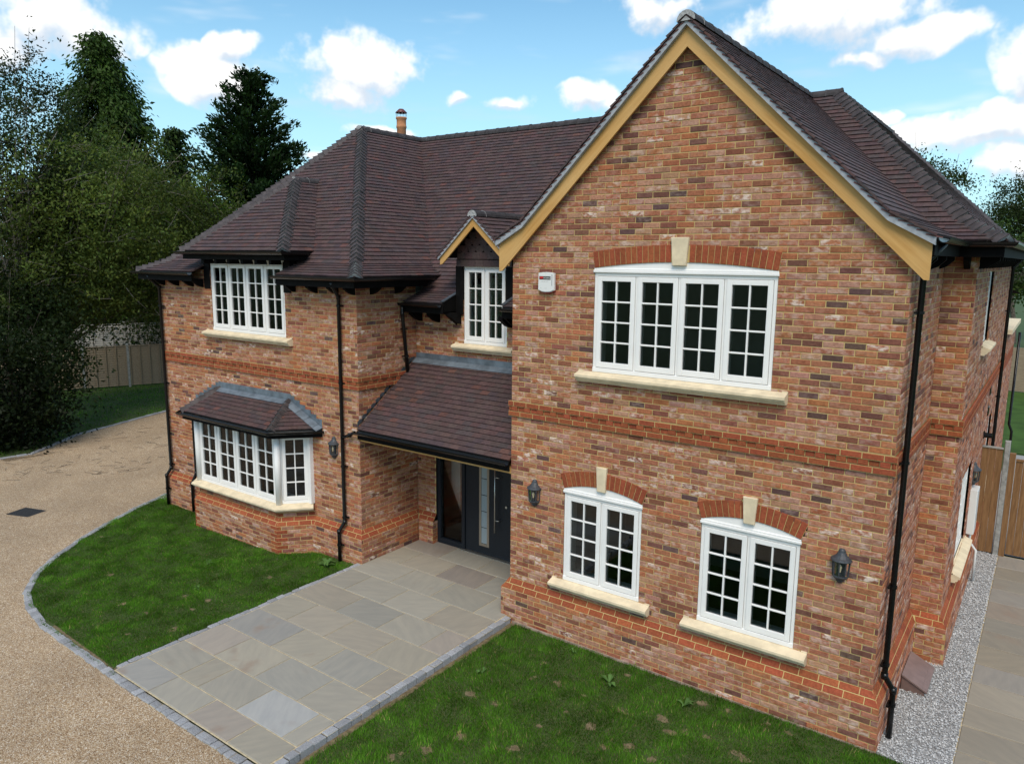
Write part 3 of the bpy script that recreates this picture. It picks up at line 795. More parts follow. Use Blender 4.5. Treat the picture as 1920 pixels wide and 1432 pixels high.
# ------------------------------------------------------------------ roofs
TILES = []
def tile_col():
    r = random.random(); j = random.uniform(.88, 1.14)
    c = (.076, .049, .047) if r < .55 else (.086, .050, .047) if r < .78 else (.065, .047, .048) if r < .97 else (.105, .051, .042)
    return (c[0] * j, c[1] * j * random.uniform(.94, 1.06), c[2] * j, 0)
def slope(name, o, u, upslope, lo, hi, vmax, parent=house, skip=None, tiles=True, gauge=.1, lip=(.040, .018)):
    """roof plane: o on the eave, u along it, upslope vector; lo(v)/hi(v) limits along u"""
    F = Fr(o, u, upslope); 
    if F.n.z < 0: F.n = -F.n
    dk = MB(); nr = int(math.ceil(vmax / gauge))
    for k in range(nr):
        v0, v1 = k * gauge, min(vmax, (k + 1) * gauge)
        a0, b0, a1, b1 = lo(v0), hi(v0), lo(v1), hi(v1)
        segs = [(a0, b0, a1, b1)]
        if skip:
            h = skip((v0 + v1) / 2)
            if h: segs = [(a0, h[0], a1, h[0]), (h[1], b0, h[1], b1)]
        for (p, q, r_, s_) in segs:
            if q - p < .01 and s_ - r_ < .01: continue
            dk.face([F(p, v0), F(max(q, p), v0), F(max(s_, r_), v1), F(r_, v1)])
            if not tiles: continue
            x = math.floor(min(p, r_) / .166) * .166 + (.083 if k % 2 else 0.) - .166
            while x < max(q, s_):
                l0, r0 = max(x + .001, p), min(x + .165, q); l1, r1 = max(x + .001, r_), min(x + .165, s_)
                if r0 - l0 > .01 or r1 - l1 > .01:
                    r0, r1 = max(r0, l0 + .002), max(r1, l1 + .002)
                    full = (r0 - l0 > .1638) and (r1 - l1 > .1638)
                    TILES.append((dk, F, l0, r0, l1, r1, v0, tile_col(), full and v0 < vmax - .3 and lip[0] > .035, gauge, vmax, lip))
                x += .166
    return (dk, name, parent, F)
def tile_geo(mb, F, l0, r0, l1, r1, v0, c, gauge, vmax=1e9, lip=(.040, .018)):
    w_ = .12 * (lip[0] - lip[1]); t = lip[0] + random.uniform(-w_, w_); t2 = t + random.uniform(-w_, w_); v1 = min(v0 + gauge + .03, vmax + .01)
    k = (v1 - v0) / gauge
    l1b, r1b = l0 + (l1 - l0) * k, r0 + (r1 - r0) * k
    V = [F(l0, v0, t), F(r0, v0, t2), F(r1b, v1, lip[1]), F(l1b, v1, lip[1]), F(l0, v0, t - .026), F(r0, v0, t2 - .026), F(r1b, v1, 0), F(l1b, v1, 0)]
    mb.add(V, [(0, 1, 2, 3), (4, 5, 1, 0), (5, 6, 2, 1), (7, 4, 0, 3)], 0, c)
UPX = lambda s: Vector((s, 0, P)); UPY = lambda s: Vector((0, s, P))
cs = 1 / math.sqrt(1 + P * P)     # plan distance per slope distance
ZR = 8.15; PG = .985       # main roofs: steeper pitch with sprocketed (flared) eaves
slopes = []; DK = {}
def slope2(key, o, u, inw, prof, lo, hi, **kw):
    """flared roof face: prof = [(0, z_eave), (d1, z1), (d2, z_ridge)] over the plan distance d in from the eave; lo/hi/skip in terms of d"""
    sk = kw.pop('skip', None); u = Vector(u); inw = Vector(inw)
    for i in (0, 1):
        (da, za), (db, zb) = prof[i], prof[i + 1]
        if db - da < .001: continue
        L = math.hypot(db - da, zb - za); k = (db - da) / L; base = Vector(o) + inw * da; base.z = za
        g = L / max(1, round(L / .1))
        sl = slope('roof', base, u, inw * (db - da) + Vector((0, 0, zb - za)), lambda v, k=k, da=da: lo(da + v * k), lambda v, k=k, da=da: hi(da + v * k), L, skip=(lambda v, k=k, da=da: sk(da + v * k)) if sk else None, gauge=g, **kw)
        slopes.append(sl); DK[key] = sl
LPR = [(0, 5.04), (.46, ZR - PG * 2.95), (3.41, ZR)]; RPR = [(0, 5.637), (.45, ZR - PG * 2.30), (2.75, ZR)]
EL0, ELZ = (-9.80, -.30), 5.04
slope2('LF', (-9.80, -.30, ELZ), (1, 0, 0), (0, 1, 0), LPR, lambda d: d, lambda d: 6.82 - d, skip=lambda d: (2.06, 4.78) if d < .40 else None)
slope2('LR', (-2.98, -.30, ELZ), (0, 1, 0), (-1, 0, 0), LPR, lambda d: d, lambda d: (2.143 + .45 * d if d < .46 else 2.35 + d - .46) + .04)
slope2('LL', (-9.80, -.30, ELZ), (0, 1, 0), (1, 0, 0), LPR, lambda d: d, lambda d: 11.0 - d, tiles=False)
# main roof front slope, eave over the recess
MEY = 1.08; MEZ = 4.58
MPR = [(0, MEZ), (.47, ZR - PG * 3.45), (3.92, ZR)]
def mf_lo(d):
    y = MEY + d
    return -3.22 if y < 1.843 else (-2.98 - (y - 1.843) * 2.22 - .04 if y < 2.05 else -1.39 - y - .04)
def mf_hi(d):
    y = MEY + d
    return 0.02 if y < 2.25 else -.2 + (y - 2.25)
slope2('MF', (0, MEY, MEZ), (1, 0, 0), (0, 1, 0), MPR, mf_lo, mf_hi, skip=lambda d: (-2.30, -.98) if d < .46 else None)
# main roof piece right of the gable, between valley and hip; right face with its ridge running back; gable slopes
VY = -.175
slope2('MR', (0, 2.25, 5.637), (1, 0, 0), (0, 1, 0), RPR, lambda d: 5.3 - d - .03, lambda d: 5.77 - d)
slope2('RR', (5.77, 2.25, 5.637), (0, 1, 0), (-1, 0, 0), RPR, lambda d: d, lambda d: 10.0 - d, lip=(.033, .018))
slope2('GR', (5.3, 0, 5.637), (0, 1, 0), (-1, 0, 0), RPR, lambda d: VY, lambda d: 2.25 + d + .03, lip=(.033, .018))
slope2('GL', (-.2, 0, 5.637), (0, 1, 0), (1, 0, 0), RPR, lambda d: VY, lambda d: .45)
slope2('GX', (-.2, 0, 5.637), (0, 1, 0), (1, 0, 0), RPR, lambda d: .45, lambda d: 2.25 + d, tiles=False)
# back slopes (unseen) close the roof
slopes.append(slope('roof', (-9.8, 10.7, ELZ - .3), (1, 0, 0), Vector((0, -1, (ZR - ELZ + .3) / 5.7)), lambda v: min(3.4, v * .9), lambda v: 15.5 - min(2.7, v * .9), math.hypot(5.7, ZR - ELZ + .3), tiles=False))
slope2('RB', (.5, 12.25, 5.637), (1, 0, 0), (0, -1, 0), RPR, lambda d: d, lambda d: 5.27 - d, tiles=False)
# left dormer (hipped)
DZ = 5.46; DW = 1.60; DCX = -6.39; DYF = -.32
kd = P / PG; yv = .16 + (DZ - LPR[1][1]) / PG
slopes.append(slope('dormer_roof', (DCX - DW, DYF, DZ), (1, 0, 0), UPY(1), lambda v: v * cs, lambda v: 2 * DW - v * cs, DW / cs)); DK['DF'] = slopes[-1]
slopes.append(slope('dormer_roof', (DCX + DW, DYF, DZ), (0, 1, 0), UPX(-1), lambda v: v * cs, lambda v: yv - DYF + v * cs * kd + .04, DW / cs))
slopes.append(slope('dormer_roof', (DCX - DW, DYF, DZ), (0, 1, 0), UPX(1), lambda v: v * cs, lambda v: yv - DYF + v * cs * kd, DW / cs, tiles=False))
# centre half-dormer (gabled)
CX, CW_, CZR = -1.65, .80, 6.10; CZE = CZR - P * CW_; CYF = 1.10
cyv = 5 - (ZR - CZE) / PG
for s_ in (1, -1):
    slopes.append(slope('dormer_roof', (CX + s_ * CW_, CYF, CZE), (0, 1, 0), UPX(-s_), lambda v: 0., lambda v: cyv - CYF + v * cs * kd + .03, CW_ / cs)); DK['CR'] = slopes[-1]
# porch lean-to
PEY, PEZ, PTZ = -.04, 2.40, 3.50
pv = Vector((0, YR - PEY, PTZ - PEZ)); PPL = pv.length
slopes.append(slope('porch_roof', (0, PEY, PEZ), (1, 0, 0), pv, lambda v: LX1 + .005, lambda v: -.003, PPL))
# bay roof
BE = [(-8.34, 0.), (-7.72, -.69), (-4.88, -.69), (-4.26, 0.)]; BEZ, BTZ = 2.27, 2.68
bt = [(-7.42, 0.), (-5.18, 0.)]
def tri_slope(nm, a, b_, top_a, top_b):
    a, b_, ta, tb = Vector(a), Vector(b_), Vector(top_a), Vector(top_b)
    u = (b_ - a).normalized(); q = ta - a; upv_ = q - u * q.dot(u); H = upv_.length
    l1 = q.dot(u); r1 = (tb - a).dot(u); L = (b_ - a).length
    return slope(nm, a, u, upv_, lambda v: l1 * v / H, lambda v: L + (r1 - L) * v / H, H)
slopes.append(tri_slope('bay_roof', (*BE[1], BEZ), (*BE[2], BEZ), (*bt[0], BTZ), (*bt[1], BTZ)))
slopes.append(tri_slope('bay_roof', (*BE[2], BEZ), (*BE[3], BEZ), (*bt[1], BTZ), (*bt[1], BTZ)))
slopes.append(tri_slope('bay_roof', (*BE[0], BEZ), (*BE[1], BEZ), (*bt[0], BTZ), (*bt[0], BTZ)))

decks = {}
for (dk, name, parent, F) in slopes:
    decks[id(dk)] = dk.obj(name, M_DECK, parent)
def score(p, n):
    d = Vector(CAMP) - p; L = d.length
    return max(0., n.dot(d / L)) / (L * L)
fulls = sorted((i for i, t in enumerate(TILES) if t[8]), key=lambda i: -score(TILES[i][1](TILES[i][2], TILES[i][6]), TILES[i][1].n))
chosen = set(fulls[:300])
tmb = MB(); WF = WORLD
tile_geo(tmb, WF, -.082, .082, -.082, .082, 0, (1, 1, 1, 0), .1)
TME = tmb.mesh('roof_tile', M_TILEO)
rest = {}
for i, t in enumerate(TILES):
    dk, F, l0, r0, l1, r1, v0, c, full, gauge, vmax, lip = t
    if i in chosen:
        mtx = F.mat((l0 + r0) / 2, v0, 0) @ Matrix.Rotation(random.uniform(-.012, .012), 4, 'X')
        inst('roof_tile', TME, mtx, decks[id(dk)], c)
    else: tile_geo(rest.setdefault(id(dk), MB()), F, l0, r0, l1, r1, v0, c, gauge, vmax, lip)
for k, m2 in rest.items(): tag(m2.obj('roof_tiles', M_TILE, decks[k]), kind='stuff')

# ordinary bricks: 300 largest one by one, the rest joined per wall
fullb = sorted((i for i, b_ in enumerate(BR) if b_[7]), key=lambda i: -score(BR[i][1](BR[i][2], BR[i][4]), BR[i][1].n))
chb = set(fullb[:300])
bm_ = MB(); bm_.block(WORLD, (-.1075, -.03205), (.1075, -.03205), (.1075, .03205), (-.1075, .03205), -.012, .002, .005, 0, (1, 1, 1, 0), .0015)
BME = bm_.mesh('brick', M_BRICKO)
rest = {}; wl = {}
for i, (wall, F, a0, a1, z0, z1, c, full) in enumerate(BR):
    if i in chb:
        inst('brick', BME, F.mat((a0 + a1) / 2 + random.uniform(-.001, .001), (z0 + z1) / 2, random.uniform(-.0015, .0025)), wall, c)
    else:
        wl[id(wall)] = wall; jx = lambda: random.uniform(-.0015, .0015)
        rest.setdefault(id(wall), MB()).block(F, (a0 + jx(), z0 + jx()), (a1 + jx(), z0 + jx()), (a1 + jx(), z1 + jx()), (a0 + jx(), z1 + jx()), -.012, .002 + random.uniform(-.0015, .003), .005, 0, c, .0015)
for k, m2 in rest.items(): tag(m2.obj('bricks', M_BRICK, wl[k]), kind='stuff')

# hip (bonnet) tiles
def bonnet_mesh(h, n1, n2, name='hip_tile', Lh=.21, wdt=.155):
    """local: z-up world axes about the tail point; h = direction up the hip; n1, n2 = normals of the two slopes"""
    h = h.normalized(); m_ = (n1 + n2).normalized(); m_ = (m_ - h * m_.dot(h)).normalized()
    d1 = h.cross(n1).normalized(); d2 = n2.cross(h).normalized()
    if d1.dot(d2) > 0.5: pass
    if d1.dot(n2) > 0: d1 = -d1
    if d2.dot(n1) > 0: d2 = -d2
    def sec(wd, lift, rnd):
        pts = [d1 * wd + n1 * lift * .55, d1 * wd * .55 + n1 * (lift + .012), d1 * wd * .2 + m_ * (lift + rnd * .75), m_ * (lift + rnd), d2 * wd * .2 + m_ * (lift + rnd * .75), d2 * wd * .55 + n2 * (lift + .012), d2 * wd + n2 * lift * .55]
        return pts
    A = sec(wdt, .046, .056); B = [p_ + h * Lh for p_ in sec(wdt * .62, .022, .018)]; C = [p_ * .5 + (d1 * 0) for p_ in A]
    C = [d1 * wdt + n1 * .012, d1 * wdt * .55 + n1 * .02, d1 * .03 + m_ * .022, m_ * .03, d2 * .03 + m_ * .022, d2 * wdt * .55 + n2 * .02, d2 * wdt + n2 * .012]
    C = [c_ + h * .012 for c_ in C]; D = [a - m_ * .014 for a in A]
    if True: pass
    mb = MB(); k = 7
    mb.add(A + B, [(i, i + 1, i + 1 + k, i + k) for i in range(k - 1)], 0)
    mb.add(D + A, [(i, i + 1, i + 1 + k, i + k) for i in range(k - 1)], 0)
    mb.add(C + D, [(i, i + 1, i + 1 + k, i + k) for i in range(k - 1)], 1)
    return mb.mesh(name, [M_BONNET, M_HMORT], True)
NF = Vector((0, -P, 1)).normalized(); NRX = Vector((P, 0, 1)).normalized(); NLX = Vector((-P, 0, 1)).normalized(); NBK = Vector((0, P, 1)).normalized()
def hip(A, B, n1, n2, parent, rows, **kw):
    A, B = Vector(A), Vector(B); me = bonnet_mesh(B - A, n1, n2, **kw)
    for i in range(rows):
        p_ = A + (B - A) * (i / rows) + Vector((random.uniform(-.006, .006), random.uniform(-.006, .006), random.uniform(-.004, .006)))
        inst('hip_tile', me, Matrix.Translation(p_) @ Matrix.Rotation(random.uniform(-.03, .03), 4, 'Z'), parent)
dk_of = lambda k: decks[id(DK[k][0])]
D0, D1, DM, DRR, DD = dk_of('LF'), dk_of('LR'), dk_of('MF'), dk_of('RR'), dk_of('DF')
def hip2(corner, sx, sy, prof, parent):
    """hip above an outside corner; sx, sy = plan direction in from the corner"""
    for i in (0, 1):
        (da, za), (db, zb) = prof[i], prof[i + 1]; g = (zb - za) / (db - da); L = math.hypot(db - da, zb - za)
        nx = Vector((-sx * g, 0, 1)).normalized(); ny = Vector((0, -sy * g, 1)).normalized()
        hip((corner[0] + sx * da, corner[1] + sy * da, za), (corner[0] + sx * db, corner[1] + sy * db, zb), nx, ny, parent, max(1, round(L / .1)))
hip2((-2.98, -.30), -1, 1, LPR, D0); hip2((-9.80, -.30), 1, 1, LPR, D0)
hip2((5.77, 2.25), -1, 1, RPR, DRR); hip2((5.77, 12.25), -1, -1, RPR, DRR)
dnr = int(DW / cs / .1)
hip((DCX + DW, DYF, DZ), (DCX, DYF + DW, DZ + P * DW), NF, NRX, DD, dnr)
hip((DCX - DW, DYF, DZ), (DCX, DYF + DW, DZ + P * DW), NLX, NF, DD, dnr)
nbf = slopes[-3][3].n; nbr = slopes[-2][3].n; nbl = slopes[-1][3].n
hip((*BE[2], BEZ), (*bt[1], BTZ), nbf, nbr, decks[id(slopes[-3][0])], 8, wdt=.10)
hip((*BE[1], BEZ), (*bt[0], BTZ), nbl, nbf, decks[id(slopes[-3][0])], 8, wdt=.10)
# ridge tiles
def ridge_mesh(L, m1, r=.115):
    mb = MB(); k = 9
    for (x0, x1, rr) in ((0, L - .006, r), (L - .03, L, r + .008)):
        V = []
        for x in (x0, x1):
            for i in range(k):
                a = math.pi * (i / (k - 1)) * 1.02 - .03
                V.append((rr * math.cos(a), x, rr * math.sin(a)))
        mb.add(V, [(i, i + k, i + k + 1, i + 1) for i in range(k - 1)])
        mb.add([(p_[0], p_[1], p_[2]) for p_ in V[:k]], [tuple(range(k))], 1)
        mb.add([(p_[0], p_[1], p_[2]) for p_ in V[k:]], [tuple(range(k - 1, -1, -1))], 1)
    return mb.mesh('ridge_tile', [M_RIDGE, m1], False)
RME = ridge_mesh(.30, M_RIDGE); RMX = ridge_mesh(.30, M_HMORT)
def ridge(A, B, parent, sc_=1.):
    A, B = Vector(A), Vector(B); L = (B - A).length; n = max(1, round(L / .30)); t = (B - A).normalized()
    rz = math.atan2(-t.x, t.y)
    for i in range(n):
        inst('ridge_tile', RMX if i == 0 else RME, Matrix.Translation(A + t * (i * L / n) + Vector((0, 0, random.uniform(-.004, .004)))) @ Matrix.Rotation(rz, 4, 'Z') @ Matrix.Diagonal((sc_, L / n / .30 * 1.01, sc_, 1)), parent)
ZT = ZR - .05
ridge((-6.39, 3.02, ZT), (-6.39, 5.0, ZT), D1)
ridge((-6.42, 5.0, ZT + .004), (2.45, 5.0, ZT + .004), DM)
ridge((2.55, VY, ZT), (2.55, 5.0, ZT), dk_of('GR'))
ridge((2.62, 5.0, ZT), (3.1, 5.0, ZT), DRR)
ridge((3.02, 5.0, ZT), (3.02, 9.6, ZT), DRR)
ridge((DCX, DYF + DW - .05, DZ + P * DW - .03), (DCX, 1.95, DZ + P * DW - .03), DD, .85)
ridge((CX, CYF, CZR - .03), (CX, 2.85, CZR - .03), dk_of('CR'), .85)

# bargeboards, undercloak, soffit on the big gable
def barge(cx, half, zr, y0, top, low, thick, foot, parent, pg, ucl, knee=None):
    """knee = (x, x_eave, z_eave): where the roof flares; the board's top edge and the verge follow it"""
    xe = half
    def zt(x):
        if knee and x > knee[0]: return -pg * knee[0] + (knee[2] + pg * knee[0]) * (x - knee[0]) / (knee[1] - knee[0])
        return -pg * x
    xs_ = [0] + ([knee[0] - .12, knee[0], knee[0] + .15] if knee else []) + [xe]
    for s_ in (-1, 1):
        F = Fr((cx, y0, zr), (s_, 0, 0), (0, 0, 1), (0, -1, 0))
        o_ = MB(); o_.prism(F, [(x, zt(x) - top) for x in xs_] + [(xe, -pg * xe - foot), (xe - .05, -pg * (xe - .05) - low), (0, -low)], 0, thick)
        o_.obj('bargeboard', M_OAKR if s_ > 0 else M_OAKL, parent)
        q = MB(); x2 = xs_[:-1] + [xe + .03]
        q.prism(F, [(x, zt(x) + .022) for x in x2] + [(x, zt(x) - top) for x in x2[::-1]], 0, ucl); q.obj('undercloak', M_UNDER, parent)
        v = MB(); x = .04
        while x < xe - .02:
            g = (zt(x) - zt(x + .01)) / .01; L = math.hypot(1, g)
            FT = Fr(F(x, zt(x), 0), (s_ / L, 0, -g / L), (s_ * g / L, 0, 1 / L), (0, -1, 0))
            v.prism(FT, [(0, -.030), (.15, .012), (.15, .026), (0, -.016)], ucl - .02, ucl + .006, 0, (.13, .055, .048, 0)); x += .1 / L
        tag(v.obj('verge_tiles', M_TILE, parent), kind='stuff')
barge(2.55, 2.72, ZR, -.07, .085, .315, .030, .27, house, PG, .085, (2.30, 2.75, 5.637 - ZR))
barge(CX, .74, CZR, CYF + .07, .06, .20, .03, .17, house, P, .060)
# tile-hung apron over the centre window
th = MB(); thp = FY(CX, 0, YR - .03)
for k in range(7):
    z0 = 5.235 + k * .115; hw_ = min(.60, (CZR - .10 - z0) / P - .02)
    if hw_ < .04: break
    x = -math.ceil(hw_ / .166) * .166 + (.083 if k % 2 else 0)
    while x < hw_:
        l, r_ = max(x + .001, -hw_), min(x + .165, hw_)
        if r_ - l > .02:
            z = z0 + (0 if k % 2 else .0)
            cham = .045 if k > 1 and r_ - l > .14 else .0
            c = tile_col()
            if cham: th.prism(thp, [(l, z + cham), (l + cham, z), (r_ - cham, z), (r_, z + cham), (r_, z + .13), (l, z + .13)], .0 - k * .0, .022 + .002 * (k % 2), 0, c)
            else: th.box(thp, l, r_, z, z + .13, 0, .024, 0, c)
        x += .166
hung = th.obj('hung_tiles', M_TILE, house)
def dbox(name, *q):
    x_ = MB(); x_.box(WORLD, *q); return x_.obj(name, M_BLACKW, house)
dbox('dormer_cheek', -2.27, -2.128, YR - .05, YR + .06, 4.40, 5.245); dbox('dormer_cheek', -1.175, -1.03, YR - .05, YR + .06, 4.40, 5.245)
for xq in (-2.305, -1.0):
    ck = MB(); ck.prism(Fr((xq, 0, 0), (0, 1, 0), (0, 0, 1), (1, 0, 0)), [(MEY + .01, MEZ - .14), (YR - .002, MEZ - .38), (YR - .002, MEZ + .37 * (YR - MEY) + .03), (MEY + .01, MEZ + .035)], 0, .025); ck.obj('eave_end_board', M_BLACKW, house)
ck = MB(); ck.prism(FY(CX, 0, YR + .02), [(-.62, 5.24), (.62, 5.24), (.62, 5.42), (0, CZR - .02), (-.62, 5.42)], -.02, .03); ck.obj('dormer_gable_board', M_BLACKW, house)
dbox('dormer_cheek', -7.76, -7.56, -.02, .6, 4.72, 5.46); dbox('dormer_cheek', -5.20, -5.0, -.02, .6, 4.72, 5.46)
dbox('dormer_soffit', -7.97, -4.82, -.26, .25, 5.32, 5.40)
for i in range(6): dbox('rafter_end', -7.46 + i * .43, -7.38 + i * .43, -.24, -.01, 5.225, 5.319)
dbox('fascia', -8.0, -4.811, DYF + .03, DYF + .055, 5.31, 5.455); dbox('fascia', -4.81, -4.785, DYF + .03, .35, 5.31, 5.455); dbox('fascia', -8.026, -8.001, DYF + .03, .35, 5.31, 5.455)
# gutters, fascias, corbels
GP = [(.058 * math.cos(math.pi + math.pi * i / 8), .058 * math.sin(math.pi + math.pi * i / 8)) for i in range(9)] + [(.050 * math.cos(2 * math.pi - math.pi * i / 8), .050 * math.sin(2 * math.pi - math.pi * i / 8)) for i in range(9)]
def gutter(path, parent=house):
    g = MB(); g.sweep(path, GP); return g.obj('gutter', M_BLACK, parent, False)
zg = ELZ - .0
gutter([(-9.87, 3.2, zg), (-9.87, -.37, zg), (-7.70, -.37, zg)]); gutter([(-5.06, -.37, zg), (-2.91, -.37, zg), (-2.91, 1.56, zg)])
gutter([(DCX - DW - .07, .3, DZ), (DCX - DW - .07, DYF - .07, DZ), (DCX + DW + .07, DYF - .07, DZ), (DCX + DW + .07, .2, DZ)])
gutter([(-3.26, MEY - .07, MEZ), (-2.30, MEY - .07, MEZ)]); gutter([(-.98, MEY - .07, MEZ), (-.01, MEY - .07, MEZ)])
gutter([(5.37, VY + .07, 5.63), (5.37, 2.18, 5.63), (5.84, 2.18, 5.63), (5.84, 12.2, 5.63)])
gutter([(LX1 - .0, PEY - .07, PEZ), (-.004, PEY - .07, PEZ)])
gutter([(BE[0][0] - .05, -.005, BEZ - .005)] + [(q[0] * 1.0 + s_ * .03, q[1] - .06, BEZ - .005) for q, s_ in ((BE[1], -1), (BE[2], 1))] + [(BE[3][0] + .05, -.005, BEZ - .005)])
def fascia(path, h=.15, t=.02, dz=-.02):
    fa = MB(); fa.sweep(path, [(0, dz), (t, dz), (t, dz - h), (0, dz - h)]); fa.obj('fascia', M_BLACKW, house)
fascia([(-9.77, 3.2, zg), (-9.77, -.29, zg), (-7.74, -.29, zg)]); fascia([(-5.02, -.29, zg), (-3.01, -.29, zg), (-3.01, 1.46, zg)])
fascia([(-3.26, MEY + .02, MEZ), (-2.28, MEY + .02, MEZ)]); fascia([(-1.0, MEY + .02, MEZ), (-.01, MEY + .02, MEZ)])
fascia([(5.27, -.06, 5.62), (5.27, 2.27, 5.62), (5.74, 2.27, 5.62), (5.74, 12.0, 5.62)])
fascia([(LX1 + .005, PEY + .01, PEZ), (-.004, PEY + .01, PEZ)], .13)
fascia([(*BE[0], BEZ), (*BE[1], BEZ), (*BE[2], BEZ), (*BE[3], BEZ)], .12, -.03)
def sbox(name, m, *boxes):
    for q in boxes:
        x_ = MB(); x_.box(WORLD, *q); x_.obj(name, m, house)
sbox('soffit', M_BLACKW, (-9.77, -7.74, -.28, -.002, 4.90, 4.915), (-5.02, -3.02, -.28, -.002, 4.90, 4.915), (-3.281, -3.02, -.28, 1.46, 4.9, 4.914), (-3.28, -2.28, MEY + .03, YR - .002, MEZ - .15, MEZ - .135), (-1.0, -.01, MEY + .03, YR - .002, MEZ - .15, MEZ - .135), (5.102, 5.26, -.05, 2.27, 5.46, 5.475), (XS + .002, 5.73, 2.27, 12, 5.46, 5.475), (5.27, 5.73, 2.28, 2.568, 5.46, 5.4749))
cor = MB(); cor.prism(Fr((0, 0, 0), (0, -1, 0), (0, 0, 1), (1, 0, 0)), [(0, 0), (.22, 0), (.22, -.05), (.10, -.13), (0, -.16)], -.035, .035)
CME = cor.mesh('corbel', M_BLACKW)
for x in (-9.3, -8.75, -8.2, -7.85, -4.9, -4.3, -3.75, -3.33): inst('corbel', CME, Matrix.Translation((x, -.002, 4.899)), house)
for y in (.35, .95): inst('corbel', CME, Matrix.Translation((LX1 + .002, y, 4.899)) @ Matrix.Rotation(R(90), 4, 'Z'), house)
for x in (-3.15, -2.72, -2.22, -1.10): inst('corbel', CME, Matrix.Translation((x, YR - .002, MEZ - .151)) @ Matrix.Diagonal((1.1, 1.3, 1.3, 1)), house)
for y in (.5, 1.3, 2.1): inst('corbel', CME, Matrix.Translation((5.102, y, 5.459)) @ Matrix.Rotation(R(90), 4, 'Z') @ Matrix.Diagonal((1, .7, 1, 1)), house)
for y in [2.72 + i * .55 for i in range(12)]: inst('corbel', CME, Matrix.Translation((XS + .002, y, 5.459)) @ Matrix.Rotation(R(90), 4, 'Z'), house)
inst('corbel', CME, Matrix.Translation((5.36, 2.568, 5.459)), house)

# downpipes
def downpipe(path, brackets, nrm, r=.034):
    d = MB(); d.tube(path, r, 14)
    for i in range(1, len(path) - 1):
        p_ = Vector(path[i]); d.tube([p_ - Vector((0, 0, .035)), p_ + Vector((0, 0, .035))], r + .006, 14)
    o = d.obj('downpipe', M_BLACK, house, True)
    n = Vector(nrm)
    for (x, y, z) in brackets:
        b_ = MB(); b_.tube([(x, y, z - .015), (x, y, z + .015)], r + .009, 12)
        t = Vector((-n.y, n.x, 0)); F = Fr((x, y, z), t, (0, 0, 1), n)
        b_.box(F, -.075, .075, -.011, .011, -.05, -.02); b_.obj('bracket', M_BLACK, o)
    return o
downpipe([(-3.55, -.30, 4.96), (-3.55, -.26, 4.88), (-3.66, -.06, 4.70), (-3.66, -.06, .66), (-3.70, -.16, .50), (-3.70, -.16, -.10)], [(-3.66, -.06, z) for z in (4.55, 3.2, 1.7, .75)] + [(-3.70, -.16, .25)], (0, -1, 0))
downpipe([(-9.40, -.30, 4.96), (-9.40, -.26, 4.88), (-9.42, -.06, 4.70), (-9.42, -.06, .66), (-9.45, -.16, .50), (-9.45, -.16, -.22)], [(-9.42, -.06, z) for z in (4.3, 2.6, .75)] + [(-9.45, -.16, .2)], (0, -1, 0))
downpipe([(-8.36, -.05, 2.24), (-8.41, -.06, 2.05), (-8.41, -.06, .72), (-8.43, -.16, .50), (-8.43, -.16, -.12)], [(-8.41, -.06, 1.7)], (0, -1, 0))
downpipe([(5.34, .27, 5.58), (5.17, .28, 5.36), (5.17, .28, .66), (5.27, .30, .50), (5.27, .30, -.09)], [(5.17, .28, z) for z in (4.85, 3.2, 1.75, .80)] + [(5.27, .30, .32)], (1, 0, 0))
downpipe([(5.8, 9.9, 5.6), (5.54, 9.9, 5.3), (5.54, 9.9, .6), (5.64, 9.9, .45), (5.64, 9.9, -.05)], [(5.54, 9.9, z) for z in (4.4, 2.6)], (1, 0, 0))
downpipe([(-3.20, MEY - .06, MEZ - .02), (-3.20, 1.02, MEZ - .2), (-3.215, 1.16, 3.30)], [(-3.21, 1.1, 4.1), (-3.213, 1.13, 3.6)], (1, 0, 0))
downpipe([(LX1 - .0, PEY - .07, PEZ - .02), (-3.45, -.075, 2.30), (-3.66, -.075, 2.22)], [], (0, -1, 0), .028)

# lead flashings
fl = MB()
fl.box(FY(LX1 + .003, PTZ - .02, YR), 0, -LX1 - .006, 0, .155, 0, .006)
Fp = slopes[-4][3]
fl.box(Fp, LX1 + .01, -.006, PPL - .13, PPL + .0, .040, .046)
fl.obj('lead_flashing', M_LEAD, house)
st = MB()
for i in range(13):
    v = .06 + i * (PPL - .1) / 13; y = PEY + v / PPL * (YR - PEY); z = PEZ + v / PPL * (PTZ - PEZ)
    y1_ = y + .17
    st.prism(Fr((LX1, 0, 0), (0, 1, 0), (0, 0, 1), (1, 0, 0)), [(y - .05, z + .035), (y + .115, z + .155), (y - .0, z + .155), (y - .05, z + .12)], .003, .009)
st.obj('stepped_flashing', M_LEADD, house)
fl = MB()
Fb = slopes[-3][3]; hb = math.hypot(BTZ - BEZ, .69)
fl.box(FY(bt[0][0] - .05, BTZ + .0), 0, bt[1][0] - bt[0][0] + .10, 0, .15, 0, .007)
fl.box(Fb, bt[0][0] - BE[1][0] + .04, bt[1][0] - BE[1][0] - .04, hb - .13, hb + .0, .038, .044)
for s_, A_, T_ in ((1, BE[3], bt[1]), (-1, BE[0], bt[0])):
    a = Vector((A_[0], 0, BEZ)); t_ = Vector((T_[0], 0, BTZ)); d_ = (t_ - a)
    for i in range(6):
        q = a + d_ * (i / 6); q2 = a + d_ * ((i + 1) / 6)
        fl.prism(Fr((0, 0, 0), (1, 0, 0), (0, 0, 1), (0, -1, 0)), [(q.x, q.z + .02), (q2.x, q2.z + .02), (q2.x, q2.z + .12), (q.x, q2.z + .12)][::(1 if s_ < 0 else -1)], .004, .010)
fl.obj('lead_flashing', M_LEAD, house)
fl = MB()
